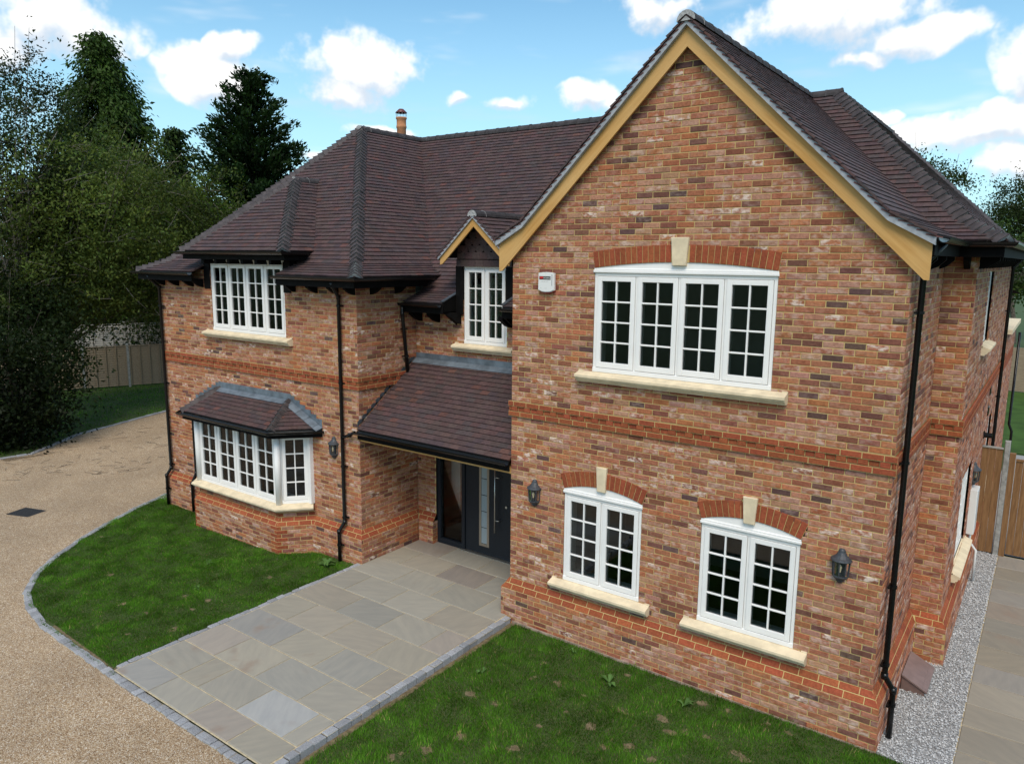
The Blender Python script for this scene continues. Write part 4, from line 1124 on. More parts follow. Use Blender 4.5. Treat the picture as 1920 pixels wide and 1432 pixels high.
fr_ = slopes[-2][3]; L3 = (Vector((*BE[3], 0)) - Vector((*BE[2], 0))).length
q0 = Vector((*BE[3], BEZ)); q1 = Vector((*bt[1], BTZ)); n_ = fr_.n; hd = (q1 - q0).normalized(); sd_ = n_.cross(hd).normalized()
if sd_.y > 0: sd_ = -sd_
Ff = Fr(q0, hd, sd_, n_); Lq = (q1 - q0).length
for i in range(8): fl.box(Ff, i * Lq / 8, (i + 1) * Lq / 8 - .004, 0, .14, .040 + .004 * (i % 2), .047 + .004 * (i % 2))
fl.obj('lead_soaker', M_LEAD, house)
fl = MB()
for xa, xb in ((-2.34, -2.27), (-1.03, -.96)): fl.box(Fr((0, MEY, MEZ), (1, 0, 0), (0, 1, .37), (0, -.37, 1)), xa, xb, .01, .50, .036, .05)
fl.obj('lead_flashing', M_LEADD, house)
# oak lintel under the porch eave
lb = MB(); lb.box(WORLD, LX1 + .002, -.003, .02, .12, 2.20, 2.285); lb.box(WORLD, LX1 + .002, -.003, .05, YR, 2.287, 2.30); lb.obj('porch_lintel', M_OAK, house)

# ------------------------------------------------------------------ front door
DY = YR + .05
door = MB(); FD = FY(DX0, .0, DY)
W_ = -DX0 - .02
door.bbox(FD, 0, .075, .0, 2.4, -.1, .02); door.bbox(FD, .60, .675, .0, 2.4, -.1, .02); door.bbox(FD, 2.0, W_, .0, 2.4, -.1, .02)
door.bbox(FD, .075, .60, .0, .10, -.1, .019); door.bbox(FD, .075, 2.0, 2.30, 2.4, -.1, .019)
fd = door.obj('door_frame', M_DOOR, house)
g = MB(); g.box(FD, .07, .605, .09, 2.31, -.045, -.035); g.obj('side_pane', M_GLASS, fd)
lf = MB(); lf.bbox(FD, .68, 1.995, .02, 2.295, -.07, -.004, .006); leaf = lf.obj('door_leaf', M_DOOR, house)
tr_ = MB(); gx0, gx1, gz0, gz1 = 1.005, 1.235, .17, 2.12
tr_.bbox(FD, gx0, gx0 + .05, gz0, gz1, -.02, .006); tr_.bbox(FD, gx1 - .05, gx1, gz0, gz1, -.02, .006); tr_.bbox(FD, gx0 + .05, gx1 - .05, gz0, gz0 + .05, -.02, .005); tr_.bbox(FD, gx0 + .05, gx1 - .05, gz1 - .05, gz1, -.02, .005)
tr_.obj('glazing_trim', M_TRIM, leaf)
for i in range(6):
    h_ = (gz1 - gz0 - .10) / 6
    g = MB(); g.bbox(FD, gx0 + .05, gx1 - .05, gz0 + .05 + i * h_ + .006, gz0 + .05 + (i + 1) * h_ - .006, -.02, -.001, .002); g.obj('frosted_pane', M_FROST, leaf)
hn = MB(); hn.tube([FD(1.42, .52, .075), FD(1.42, 1.80, .075)], .013, 12)
for z in (.75, 1.55): hn.tube([FD(1.42, z, .075), FD(1.50, z, .06), FD(1.50, z, -.01)], .009, 8)
hn.obj('pull_handle', M_STEEL, leaf, True)
lk = MB(); lk.lathe(Fr(FD(1.62, 1.02, -.002), (1, 0, 0), (0, 0, 1), (0, -1, 0)), [(0, .012), (.022, .012), (.022, 0)], 12); lk.obj('lock', M_STEEL, leaf)
ts = MB(); ts.box(FD, .60, 2.0, -.0, .018, -.06, .07); ts.obj('threshold', M_STEEL, house)

# ------------------------------------------------------------------ interior shell (dark rooms behind the glass)
it = MB()
def quad(a, b_, c, d): it.face([a, b_, c, d])
def room(name, m, boxes):
    for q in boxes:
        it = MB(); it.box(WORLD, *q); it.obj(name, m, house)
room('partition', M_PLAST, [(.3, 5.05, 3.6, 3.7, 0, 5.44), (-8.6, -3.9, 3.2, 3.3, 0, 5.44), (-3.3, .0, 4.2, 4.3, 0, 5.44), (-3.44, -3.36, 1.6, 4.2, 0, 4.5), (.02, .10, .4, 3.6, 0, 5.2)])
room('ceiling', M_PLAST, [(.05, 5.05, .35, 11.8, 2.72, 2.88), (-9.4, -3.37, .35, 10.4, 2.72, 2.88), (-3.36, .04, 1.9, 10.4, 2.72, 2.88), (.12, 5.0, .40, 11.4, 5.45, 5.5), (-8.9, -3.95, .6, 10.0, 5.45, 5.5), (-3.3, .1, 2.3, 10.0, 5.45, 5.5)])
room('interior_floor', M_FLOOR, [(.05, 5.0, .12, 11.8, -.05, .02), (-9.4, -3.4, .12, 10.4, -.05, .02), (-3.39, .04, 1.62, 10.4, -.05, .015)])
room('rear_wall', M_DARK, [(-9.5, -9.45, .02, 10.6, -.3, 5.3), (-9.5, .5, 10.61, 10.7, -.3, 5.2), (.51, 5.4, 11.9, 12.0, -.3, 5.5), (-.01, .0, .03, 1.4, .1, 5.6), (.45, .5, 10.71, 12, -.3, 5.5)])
it = MB(); it.box(WORLD, -2.72, -2.50, 1.80, 1.95, .02, 2.5); it.box(WORLD, -2.735, -2.46, 1.76, 1.97, .02, .24); it.obj('skirting', M_WHITE, house)
it = MB()
for a, b_ in ((BF[0], BF[1]), (BF[1], BF[2]), (BF[2], BF[3])): pass
it.prism(Fr((0, 0, 0), (1, 0, 0), (0, 1, 0), (0, 0, 1)), [(q[0], q[1] + .06) for q in BF], 2.17, 2.26); it.obj('bay_ceiling', M_WHITE, house)
it = MB(); it.prism(Fr((0, 0, 0), (1, 0, 0), (0, 1, 0), (0, 0, 1)), [(q[0], q[1] + .10) for q in BF], .70, .815); it.obj('bay_board', M_WHITE, house)

# flue
fo_ = MB(); FFl = Fr((-8.0, 6.0, 0), (1, 0, 0), (0, 1, 0), (0, 0, 1))
fo_.lathe(FFl, [(.13, 6.8), (.12, 8.70), (.135, 8.72), (.135, 8.76), (.125, 8.78), (.125, 8.92), (.145, 8.95), (.145, 8.98), (.11, 8.98)], 20)
flo = fo_.obj('chimney_pot', M_TERRA, house, True)
fo_ = MB(); fo_.lathe(FFl, [(.15, 9.09), (.155, 9.10), (.06, 9.19), (0, 9.20)], 20)
fo_.obj('cowl_cap', plain('cowl_maroon', (.12, .03, .028), .4, .5), flo, True)
fo_ = MB()
for k in range(10):
    a = 2 * math.pi * k / 10; fo_.tube([FFl(.13 * math.cos(a), .13 * math.sin(a), 8.97), FFl(.14 * math.cos(a), .14 * math.sin(a), 9.10)], .005, 5)
fo_.obj('cowl_cage', M_STEEL, flo)

# air bricks
M_AIR = plain('air_brick_clay', (.36, .10, .05), .8, .2)
for x, z in ((.55, 0), (2.46, 0), (4.38, 0)):
    a = MB(); FA = FY(x, ZP - 9 * CO + .002, -PL)
    a.bbox(FA, 0, .215, 0, .065, -.01, .004, .003)
    for i in range(9):
        for j in range(3): a.box(FA, .014 + i * .0215, .026 + i * .0215, .009 + j * .018, .019 + j * .018, .0035, .0045, 1)
    a.obj('air_brick', [M_AIR, M_DECK], gable_base)

# single-storey rear extension behind the side wall
ext = empty('rear_extension', (5.5, 13, 0)); tag(ext, 'low brick rear extension with pale stone coping beyond the long side wall', 'extension')
brick_wall_ext = MB(); brick_wall_ext.box(Fr((-5.5, -13, 0), (1, 0, 0), (0, 1, 0), (0, 0, 1)), .6, XS - .002, 12.02, 16.4, -.3, 3.75)
brick_wall_ext.obj('wall', M_MORTAR, ext)
mb = MB()
for k in range(54):
    z0 = -.25 + k * CO
    for i in range(20):
        y0 = 12.02 + i * .225 + (.1125 if k % 2 else 0)
        if y0 + .2 > 16.4: continue
        mb.block(Fr((XS - 5.5, -13, 0), (0, 1, 0), (0, 0, 1), (1, 0, 0)), (y0, z0), (y0 + .215, z0), (y0 + .215, z0 + .064), (y0, z0 + .064), -.01, .006, .004, 0, brick_col() if not 41 < k < 46 else red_col())
tag(mb.obj('bricks', M_BRICK, ext), kind='stuff')
mb = MB(); mb.bbox(Fr((-5.5, -13, 0), (1, 0, 0), (0, 1, 0), (0, 0, 1)), .5, XS + .10, 12.03, 16.5, 3.751, 3.86, .01); mb.obj('coping', M_STONE, ext)
mb = MB(); mb.tube([(XS - 5.5 + .12, 3.2, 3.5), (XS - 5.5 + .12, 3.2, .9), (XS - 5.5 + .2, 3.2, .7), (XS - 5.5 + .2, 3.2, -.1)], .034, 10); mb.obj('downpipe', M_BLACK, ext, True)

# ------------------------------------------------------------------ patio, setts, side path
patio = MB(); patio.face([(-3.20, -4.45, -.012), (.02, -4.45, -.012), (.02, 1.6, -.012), (-3.20, 1.6, -.012)])
patio = tag(patio.obj('patio', M_JOINT), kind='structure')
ROWS = [1.52, .92, .30, -.35, -.99, -1.60, -2.23, -2.85, -3.46, -4.02, -4.44]
JO = [[-2.30, -1.40, -.5], [-2.66, -1.82, -.95], [-2.25, -1.36, -.45], [-2.65, -1.79, -.90], [-2.17, -1.27, -.40], [-2.54, -1.69, -.81], [-2.07, -1.19, -.33], [-2.48, -1.59, -.71], [-2.40, -1.96, -1.15, -.27], [-2.37, -1.52, -.70]]
SLC = [(.325, .298, .243), (.312, .292, .248), (.30, .288, .254), (.32, .288, .236), (.305, .27, .232), (.285, .276, .256), (.315, .294, .248)]
def slab(F, a0, a1, b0, b1, parent, col, th_=.03):
    m2 = MB(); e = lambda: random.uniform(.006, .011)
    m2.block(F, (a0 + e(), b0 + e()), (a1 - e(), b0 + e()), (a1 - e(), b1 - e()), (a0 + e(), b1 - e()), -th_, 0, .006, 0, (1, 1, 1, 0), .002)
    o = m2.obj('slab', M_SLAB, parent); o.color = col; return o
rs = random.Random(5)
for k in range(10):
    xs = [-3.18] + JO[k] + [0.0]
    for i in range(len(xs) - 1):
        c = rs.choice(SLC); j = rs.uniform(.9, 1.1)
        if k == 1 and i == 2: c = (.245, .215, .19); j = 1
        if k == 8 and i == 3: c = (.36, .36, .35); j = 1
        slab(WORLD, xs[i], xs[i + 1], ROWS[k + 1], ROWS[k], patio, (c[0] * j, c[1] * j, c[2] * j, rs.choice([0, 0, .3, .6])))
def setts(parent, path, zf, width=.125, unit=.115, h=.05, vary=.5):
    path = [Vector((*p_, 0)) for p_ in path]
    # resample
    d = [0.]
    for a, b_ in zip(path[:-1], path[1:]): d.append(d[-1] + (b_ - a).length)
    def at(s_):
        for i in range(len(path) - 1):
            if s_ <= d[i + 1] or i == len(path) - 2:
                t = (s_ - d[i]) / (d[i + 1] - d[i]); return path[i].lerp(path[i + 1], t), (path[i + 1] - path[i]).normalized()
    s_ = 0.; base = MB(); prev = None
    while s_ < d[-1] - .05:
        u_ = unit * random.uniform(1 - vary * .3, 1 + vary * .6); u_ = min(u_, d[-1] - s_)
        p_, t = at(s_ + u_ / 2); z = zf(p_.x)
        F = Fr((p_.x, p_.y, z), t, (-t.y, t.x, 0), (0, 0, 1)); hw_ = width / 2 * random.uniform(.92, 1.05); hl = u_ / 2 - .006
        m2 = MB(); jj = lambda: random.uniform(-.006, .006)
        m2.block(F, (-hl + jj(), -hw_ + jj()), (hl + jj(), -hw_ + jj()), (hl + jj(), hw_ + jj()), (-hl + jj(), hw_ + jj()), -.14, h + random.uniform(-.008, .008), .010, 0, (1, 1, 1, 0), .004)
        o = m2.obj('sett', M_SETT, parent); v = random.uniform(.8, 1.2); o.color = (.29 * v, .295 * v, .31 * v, 0)
        base.face([F(-u_ / 2 - .004, -width / 2, h - .018), F(u_ / 2 + .004, -width / 2, h - .018), F(u_ / 2 + .004, width / 2, h - .018), F(-u_ / 2 - .004, width / 2, h - .018)])
        s_ += u_
    base.obj('sett_mortar', M_JOINT, parent)
kerb = empty('kerb', (-3, -3, 0)); kerb.location = (0, 0, 0); tag(kerb, kind='structure')
setts(kerb, [(-3.235, -.12), (-3.24, -4.40)], lambda x: -.05, .09, .16)
setts(kerb, [(.06, -.12), (.065, -4.42)], lambda x: -.05, .105, .15)
setts(kerb, CURVE[:16], lambda x: G(x) - .03, .115, .135)
setts(kerb, FARC[1:], lambda x: G(x) - .02, .14, .3)
# side path
side = MB(); side.face([(5.92, -.13, GR - .012), (7.6, -.13, GR - .012), (7.6, 7.7, GR - .012), (5.92, 7.7, GR - .012)])
side = tag(side.obj('side_path', M_JOINT), kind='structure')
ys = [-.12, .51, 1.118, 1.664, 2.292, 2.849, 3.467, 4.035, 4.554, 5.24, 5.853, 6.405, 7.0, 7.65]
for k in range(len(ys) - 1):
    c = rs.choice(SLC); j = rs.uniform(.8, 1.0)
    slab(WORLD if False else Fr((0, 0, GR), (1, 0, 0), (0, 1, 0), (0, 0, 1)), 5.93, 6.83, ys[k], ys[k + 1], side, (c[0] * j, c[1] * j * .95, c[2] * j * .9, rs.choice([0, .4])))
    slab(Fr((0, 0, GR), (1, 0, 0), (0, 1, 0), (0, 0, 1)), 6.83, 7.6, ys[k], ys[k + 1], side, (c[0] * j * 1.04, c[1] * j * .98, c[2] * j * .92, 0))

# gravel strip
def chips(name, poly_fn, x0, x1, y0, y1, n, z, size, label_kind='stuff'):
    xy = np.stack([rng.uniform(x0, x1, n), rng.uniform(y0, y1, n)], 1); xy = xy[[poly_fn(*q) for q in xy]]; n = len(xy)
    base = np.array([[1, 0, 0], [-1, 0, 0], [0, 1, 0], [0, -1, 0], [0, 0, 1], [0, 0, -1]], float)
    fc = np.array([[0, 2, 4], [2, 1, 4], [1, 3, 4], [3, 0, 4], [2, 0, 5], [1, 2, 5], [3, 1, 5], [0, 3, 5]])
    s_ = rng.uniform(.55, 1.25, (n, 1, 3)) * size * np.array([1.2, .9, .7]); V = base[None] * s_ * rng.uniform(.7, 1.2, (n, 6, 1))
    a = rng.uniform(0, 6.28, n); ca, sa = np.cos(a), np.sin(a)
    X = V[:, :, 0] * ca[:, None] - V[:, :, 1] * sa[:, None]; Y = V[:, :, 0] * sa[:, None] + V[:, :, 1] * ca[:, None]
    tz = rng.uniform(-.5, .5, (n, 1)); Z = V[:, :, 2] + X * tz
    V = np.stack([X + xy[:, 0, None], Y + xy[:, 1, None], Z + z + rng.uniform(-.004, .010, (n, 1))], 2)
    Fc = (fc[None] + 6 * np.arange(n)[:, None, None]).reshape(-1, 3)
    g_ = rng.choice([.26, .36, .45, .52, .62], n) * rng.uniform(.85, 1.15, n); c = np.stack([g_, g_ * 1.0, g_ * 1.0, np.zeros(n)], 1)
    me = fastmesh(name, V.reshape(-1, 3), Fc, np.repeat(c, 8, 0), M_CHIP); o = bpy.data.objects.new(name, me); COL.objects.link(o); return o
gb = MB(); gb.face([(5.1, -.10, GR - .008), (5.925, -.10, GR - .008), (5.925, 7.7, GR - .008), (5.1, 7.7, GR - .008)]); tag(gb.obj('gravel_bed', M_GRAVELB), kind='structure')
gr = chips('gravel', lambda x, y: (x > 5.2 if y < 2.47 else x > 5.58) and y > -.12 + .3 * max(0, 5.35 - x), 5.18, 5.93, -.14, 7.65, 15000, GR, .0125)
tag(gr, 'grey stone chippings along the foot of the side wall', 'gravel', kind='stuff')
gr2 = chips('gravel', lambda x, y: True, -10.2, -9.55, .0, .75, 2500, G(-10), .0125)
tag(gr2, 'small patch of grey chippings at the far left corner of the house', 'gravel', kind='stuff')
# concrete footing strip at plinth foot
ft = MB()
ft.prism(Fr((0, 0, 0), (1, 0, 0), (0, 0, 1), (0, -1, 0)), [(.13, -.3), (5.1 + PL, -.3), (5.1 + PL, GR + .02), (.13, GR + .045)], PL + .003, PL + .02)
ft.obj('mortar_haunch', plain('haunch', (.33, .25, .20), .95, .1, .3, 9, .5), house)

# ------------------------------------------------------------------ lawns
LAWN_L = CURVE[1:13] + [(-3.31, -4.40), (-3.31, -.12), (-4.3, -.12), (-4.45, -.2), (-4.9, -.6), (-7.68, -.6), (-8.1, -.12), (-9.62, -.12), (-9.6, .2)]
def inpoly(pts, poly):
    x, y = pts[:, 0], pts[:, 1]; r_ = np.zeros(len(pts), bool); n = len(poly)
    for i in range(n):
        x0, y0 = poly[i]; x1, y1 = poly[(i + 1) % n]
        c = (y0 > y) != (y1 > y)
        with np.errstate(divide='ignore', invalid='ignore'): xi = (x1 - x0) * (y - y0) / (y1 - y0) + x0
        r_ ^= c & (x < xi)
    return r_
# soft value noise for patches
def vnoise(p_, sc_, seed):
    r_ = np.random.default_rng(seed); g = r_.random((64, 64)); q = p_ / sc_
    i = np.floor(q).astype(int); f = q - i; f = f * f * (3 - 2 * f)
    def gg(a, b_): return g[a % 64, b_ % 64]
    a = gg(i[:, 0], i[:, 1]) * (1 - f[:, 0]) + gg(i[:, 0] + 1, i[:, 1]) * f[:, 0]
    b_ = gg(i[:, 0], i[:, 1] + 1) * (1 - f[:, 0]) + gg(i[:, 0] + 1, i[:, 1] + 1) * f[:, 0]
    return a * (1 - f[:, 1]) + b_ * f[:, 1]
def grass(name, poly, n, zf, label, seed, spots, hmin=.03, hmax=.06, wd=.008, edges=()):
    xs_ = [p_[0] for p_ in poly]; ys_ = [p_[1] for p_ in poly]
    area = abs(sum(poly[i][0] * poly[(i + 1) % len(poly)][1] - poly[(i + 1) % len(poly)][0] * poly[i][1] for i in range(len(poly)))) / 2
    bb = (max(xs_) - min(xs_)) * (max(ys_) - min(ys_)); N = int(n * bb / area)
    p_ = np.stack([rng.uniform(min(xs_), max(xs_), N), rng.uniform(min(ys_), max(ys_), N)], 1); p_ = p_[inpoly(p_, poly)]
    b_ = vnoise(p_, .20, seed + 1); c_ = vnoise(p_, .075, seed + 2); big = vnoise(p_, 1.1, seed + 3); tuft = .55 * vnoise(p_, .30, seed + 4) + .45 * vnoise(p_, .13, seed + 5)
    bare = np.zeros(len(p_))
    for (x, y, r_) in spots:
        d = np.hypot(p_[:, 0] - x, (p_[:, 1] - y) * 1.3) / r_ + (c_ - .5) * .9
        bare = np.maximum(bare, np.clip(1.6 - d, 0, .9) * (.45 + .75 * c_))
    for (x0, y0, x1, y1, wdt) in edges:
        L = math.hypot(x1 - x0, y1 - y0); d = np.abs((p_[:, 0] - x0) * (y1 - y0) - (p_[:, 1] - y0) * (x1 - x0)) / L
        bare = np.maximum(bare, np.clip((wdt * (.2 + 1.5 * b_) - d) / wdt * 2, 0, 1))
    keep = rng.random(len(p_)) > bare
    p_, b_, c_, big, tuft, bare = p_[keep], b_[keep], c_[keep], big[keep], tuft[keep], bare[keep]; n = len(p_)
    hgt = rng.uniform(hmin, hmax, n) * (.45 + .75 * b_ + .45 * np.clip(tuft * 2 - .9, 0, 1)) * (1 - .4 * bare)
    ang = rng.uniform(0, 6.283, n); lean = rng.uniform(.1, .9, n) * hgt; la = 6.283 * vnoise(p_, .33, seed + 9) * 1.5 + rng.normal(0, .9, n)
    z = np.array([zf(x) for x in p_[:, 0]])
    dx, dy = np.cos(ang) * wd / 2, np.sin(ang) * wd / 2
    V = np.empty((n, 3, 3)); V[:, 0] = np.stack([p_[:, 0] - dx, p_[:, 1] - dy, z - .006], 1); V[:, 1] = np.stack([p_[:, 0] + dx, p_[:, 1] + dy, z - .006], 1)
    V[:, 2] = np.stack([p_[:, 0] + np.cos(la) * lean, p_[:, 1] + np.sin(la) * lean, z + hgt], 1)
    t = rng.random(n); k = (.88 + .32 * big) * (.55 + 1.05 * tuft ** 1.3) * rng.uniform(.55, 1.6, n)
    col = np.stack([(.044 + .034 * t) * k, (.130 + .045 * t) * k, (.008 + .008 * t) * k, np.zeros(n)], 1)
    dry = (rng.random(n) < .03 + .45 * bare); col[dry] = np.stack([.26 * k, .21 * k, .09 * k, 0 * k], 1)[dry]
    me = fastmesh(name, V.reshape(-1, 3), np.arange(3 * n).reshape(-1, 3), col, M_GRASS); o = bpy.data.objects.new(name, me); COL.objects.link(o)
    tag(o, label, 'grass', kind='stuff'); return o
def soil_patches(parent, spots, zf, edges=()):
    mb = MB(); rg = random.Random(9)
    for (x, y, r_) in spots:
        for q in range(3):
            n = 16; ox, oy, sx, sy = rg.gauss(0, r_ * .55), rg.gauss(0, r_ * .55), rg.uniform(.5, 1.1) * r_, rg.uniform(.4, .9) * r_
            mb.face([(x + ox + sx * math.cos(6.283 * i / n) * rg.uniform(.7, 1.25), y + oy + sy * math.sin(6.283 * i / n) * rg.uniform(.7, 1.25), zf(x) + .002 + .001 * q) for i in range(n)])
    for (x0, y0, x1, y1, wdt) in edges:
        n = 60; u = Vector((x1 - x0, y1 - y0, 0)).normalized(); s_ = Vector((-u.y, u.x, 0))
        for i in range(n):
            a = Vector((x0, y0, 0)).lerp(Vector((x1, y1, 0)), i / n); b_ = Vector((x0, y0, 0)).lerp(Vector((x1, y1, 0)), (i + 1) / n)
            mb.face([(q.x, q.y, zf(q.x) + .002) for q in (a - s_ * wdt, b_ - s_ * wdt, b_ + s_ * wdt, a + s_ * wdt)])
    tag(mb.obj('soil_patches', M_BARE, parent), kind='stuff')
def ongr(u, v, z):
    d = pixdir(u, v); t = (z - CAMP.z) / d.z; return CAMP + d * t
GL = lambda x: G(x) + .004
mb = MB()
pl = LAWN_L
# triangulated soil sheet that follows the level
import mathutils.geometry as mg
def sheet(name, poly, zf, m):
    tri = mg.tessellate_polygon([[Vector((x, y, 0)) for x, y in poly]])
    mb = MB(); mb.v = [(x, y, zf(x)) for x, y in poly]
    for t in tri: mb.f.append(tuple(t)); mb.m.append(0); mb.c.append((1, 1, 1, 0))
    o = mb.obj(name, m)
    if o.data.polygons[0].normal.z < 0: o.data.flip_normals()
    return tag(o, kind='structure')
lawn_l = sheet('lawn', LAWN_L, GL, M_SOIL)
LAWN_R = [(.15, -4.42), (8.2, -4.42), (8.2, -.14), (5.5, -.14), (5.19, -.10), (.15, -.10)]
lawn_r = sheet('lawn', LAWN_R, lambda x: GR + .004, M_SOIL)
FARL = [(-30, -7.6), (-22, -3.0), (-17.6, -.6), (-17.5, .2), (-19.1, 2.25), (-20.55, 5.95), (-21.3, 9.0), (-21.7, 14), (-30, 14)]
sheet('lawn', FARL, GL, M_SOIL)
SPR = [(1021, 1240), (998, 1269), (1044, 1277), (1096, 1302), (1062, 1333), (927, 1317), (1102, 1358), (1242, 1346), (1252, 1369), (1285, 1367), (1169, 1329), (1177, 1265), (1325, 1379), (1367, 1331), (1437, 1354), (1383, 1417), (862, 1377), (740, 1417), (796, 1405), (1479, 1371), (1130, 1400), (1220, 1420), (960, 1400), (1320, 1320), (880, 1300), (1010, 1360), (1180, 1395)]
SPL = [(232, 1132), (350, 1118), (275, 1150), (360, 1145), (240, 1192), (390, 1128), (205, 1075), (505, 1085), (190, 1000), (330, 1180)]
rsp = random.Random(4)
spr = [(*ongr(u, v, GR + .02).to_2d(), rsp.uniform(.03, .075)) for u, v in SPR]; spl = [(*ongr(u, v, -.1).to_2d(), rsp.uniform(.03, .06)) for u, v in SPL]
ER = [(.15, -4.42, .15, -.12, .045)]; EL = [(-3.31, -4.42, -3.31, -.1, .04), (-3.31, -4.42, -5.3, -4.32, .03)]
soil_patches(lawn_r, spr, lambda x: GR + .004, ER); soil_patches(lawn_l, spl, GL, EL)
grass('grass', LAWN_L, 190000, GL, 'green lawn between the bay window and the curved sett edging', 3, spl, .018, .045, .008, EL)
grass('grass', LAWN_R, 240000, lambda x: GR + .006, 'green lawn with bare patches below the gable windows', 21, spr, .022, .058, .008, ER)
grass('grass', FARL, 60000, GL, 'shaded lawn in front of the far timber fence', 33, [], .03, .07, .02)

# ------------------------------------------------------------------ wall lanterns
def lantern(loc, nrm, label):
    t = empty('wall_lantern', loc); n = Vector(nrm); t.rotation_euler = (0, 0, math.atan2(-n.x * -1, n.y * -1) if False else math.atan2(n.x, -n.y))
    tag(t, label, 'wall light', 'half lanterns on the brick walls')
    # local: -y outward, z up, z=0 at the lantern's lowest point
    F = Fr((0, 0, 0), (1, 0, 0), (0, -1, 0), (0, 0, 1))
    def half(prof, seg, m, name, smooth=False, a0=0., a1=math.pi):
        q = MB(); q.lathe(F, prof, seg, a0, a1); q.f = [tuple(f) for f in q.f]; return q.obj(name, m, t, smooth)
    bp = MB(); bp.bbox(Fr((0, 0, 0), (1, 0, 0), (0, 0, 1), (0, -1, 0)), -.045, .045, .02, .36, .0, .012); bp.obj('back_plate', M_LANT, t)
    half([(.0, .405), (.022, .402), (.036, .385), (.042, .36), (.058, .33), (.088, .302), (.112, .288), (.118, .272), (.108, .262), (.0, .262)], 8, M_LANT, 'cap')
    half([(.0, .0), (.028, .0), (.045, .022), (.052, .045), (.075, .06), (.088, .075), (.088, .088), (0, .088)], 8, M_LANT, 'base')
    for k in range(5):
        a = math.pi * k / 4; p_ = MB()
        p_.tube([F(.084 * math.cos(a), .084 * math.sin(a) + .002, .086), F(.094 * math.cos(a), .094 * math.sin(a) + .002, .264)], .0075, 6); p_.obj('post', M_LANT, t)
    g = MB()
    for k in range(4):
        a, b_ = math.pi * k / 4, math.pi * (k + 1) / 4
        g.face([F(.082 * math.cos(a), .082 * math.sin(a), .088), F(.082 * math.cos(b_), .082 * math.sin(b_), .088), F(.091 * math.cos(b_), .091 * math.sin(b_), .262), F(.091 * math.cos(a), .091 * math.sin(a), .262)])
    g.obj('glass', M_GLASS, t)
    b2 = MB(); b2.lathe(Fr((0, -.038, 0), (1, 0, 0), (0, 1, 0), (0, 0, 1)), [(0, .225), (.014, .215), (.02, .19), (.012, .15), (.012, .135)], 10); b2.obj('bulb', M_BULB, t, True)
    b2 = MB(); b2.lathe(Fr((0, -.038, 0), (1, 0, 0), (0, 1, 0), (0, 0, 1)), [(.015, .135), (.015, .088)], 10); b2.obj('lamp_holder', M_LANT, t, True)
    return t
lantern((.437, -.004, 1.80), (0, -1, 0), 'black half lantern on the brickwork between the front door and the nearer ground-floor windows')
lantern((4.66, -.004, 1.77), (0, -1, 0), 'black half lantern at the right end of the gable wall beside the downpipe')
lantern((-3.94, -.004, 1.79), (0, -1, 0), 'black half lantern to the right of the bay window')
lantern((XS + .004, 5.95, 1.62), (1, 0, 0), 'black half lantern on the side wall above the white service box')

# ------------------------------------------------------------------ alarm box
al = empty('alarm_box', (.618, -.004, 4.925)); tag(al, 'white burglar alarm box with black and red strip high on the gable wall', 'alarm box')
FA = Fr((0, 0, 0), (1, 0, 0), (0, 0, 1), (0, -1, 0)); q = MB()
pts = [(-.132, .03), (-.07, .006), (0, 0), (.07, .006), (.132, .03), (.128, .262), (.06, .272), (0, .275), (-.06, .272), (-.128, .262)]
q.prism(FA, pts, .03, .062); q.prism(FA, [(a * .965, .008 + b_ * .965) for a, b_ in pts], .062, .07); q.obj('cover', M_UPVC, al)
q = MB(); q.prism(FA, [(-.118, .012), (-.06, -.012), (0, -.018), (.06, -.012), (.118, .012), (.12, .24), (-.12, .24)], 0., .03); q.obj('back_plate', M_REDP, al)
q = MB(); q.box(FA, .088, .104, .09, .245, .0695, .0708); q.obj('slot', M_PRINTG, al)
q = MB(); q.box(FA, -.112, .075, .172, .218, .070, .0712); q.obj('sign_strip', M_PRINTK, al)
q = MB(); q.box(FA, -.106, -.045, .184, .214, .0713, .0716); q.obj('red_block', M_PRINTR, al)
def lettering(body, x, z, size, m, parent, yoff):
    cu = bpy.data.curves.new('lettering', 'FONT'); cu.body = body; cu.size = size; cu.extrude = .0002
    o = bpy.data.objects.new('tmp_text', cu); COL.objects.link(o)
    bpy.context.view_layer.update()
    me = bpy.data.meshes.new_from_object(o.evaluated_get(bpy.context.evaluated_depsgraph_get())); bpy.data.objects.remove(o)
    me.materials.clear(); me.materials.append(m); me.name = 'lettering'
    t = bpy.data.objects.new('lettering', me); COL.objects.link(t); t.parent = parent; t.location = (x, -yoff, z); t.rotation_euler = (R(90), 0, 0)
lettering('HORIGF', -.042, .183, .034, M_UPVC, al, .0718)
lettering('0118 362 0770', -.085, .140, .020, M_PRINTG, al, .0706)
lettering('www.           .co.uk', -.098, .052, .014, M_PRINTG, al, .0706)

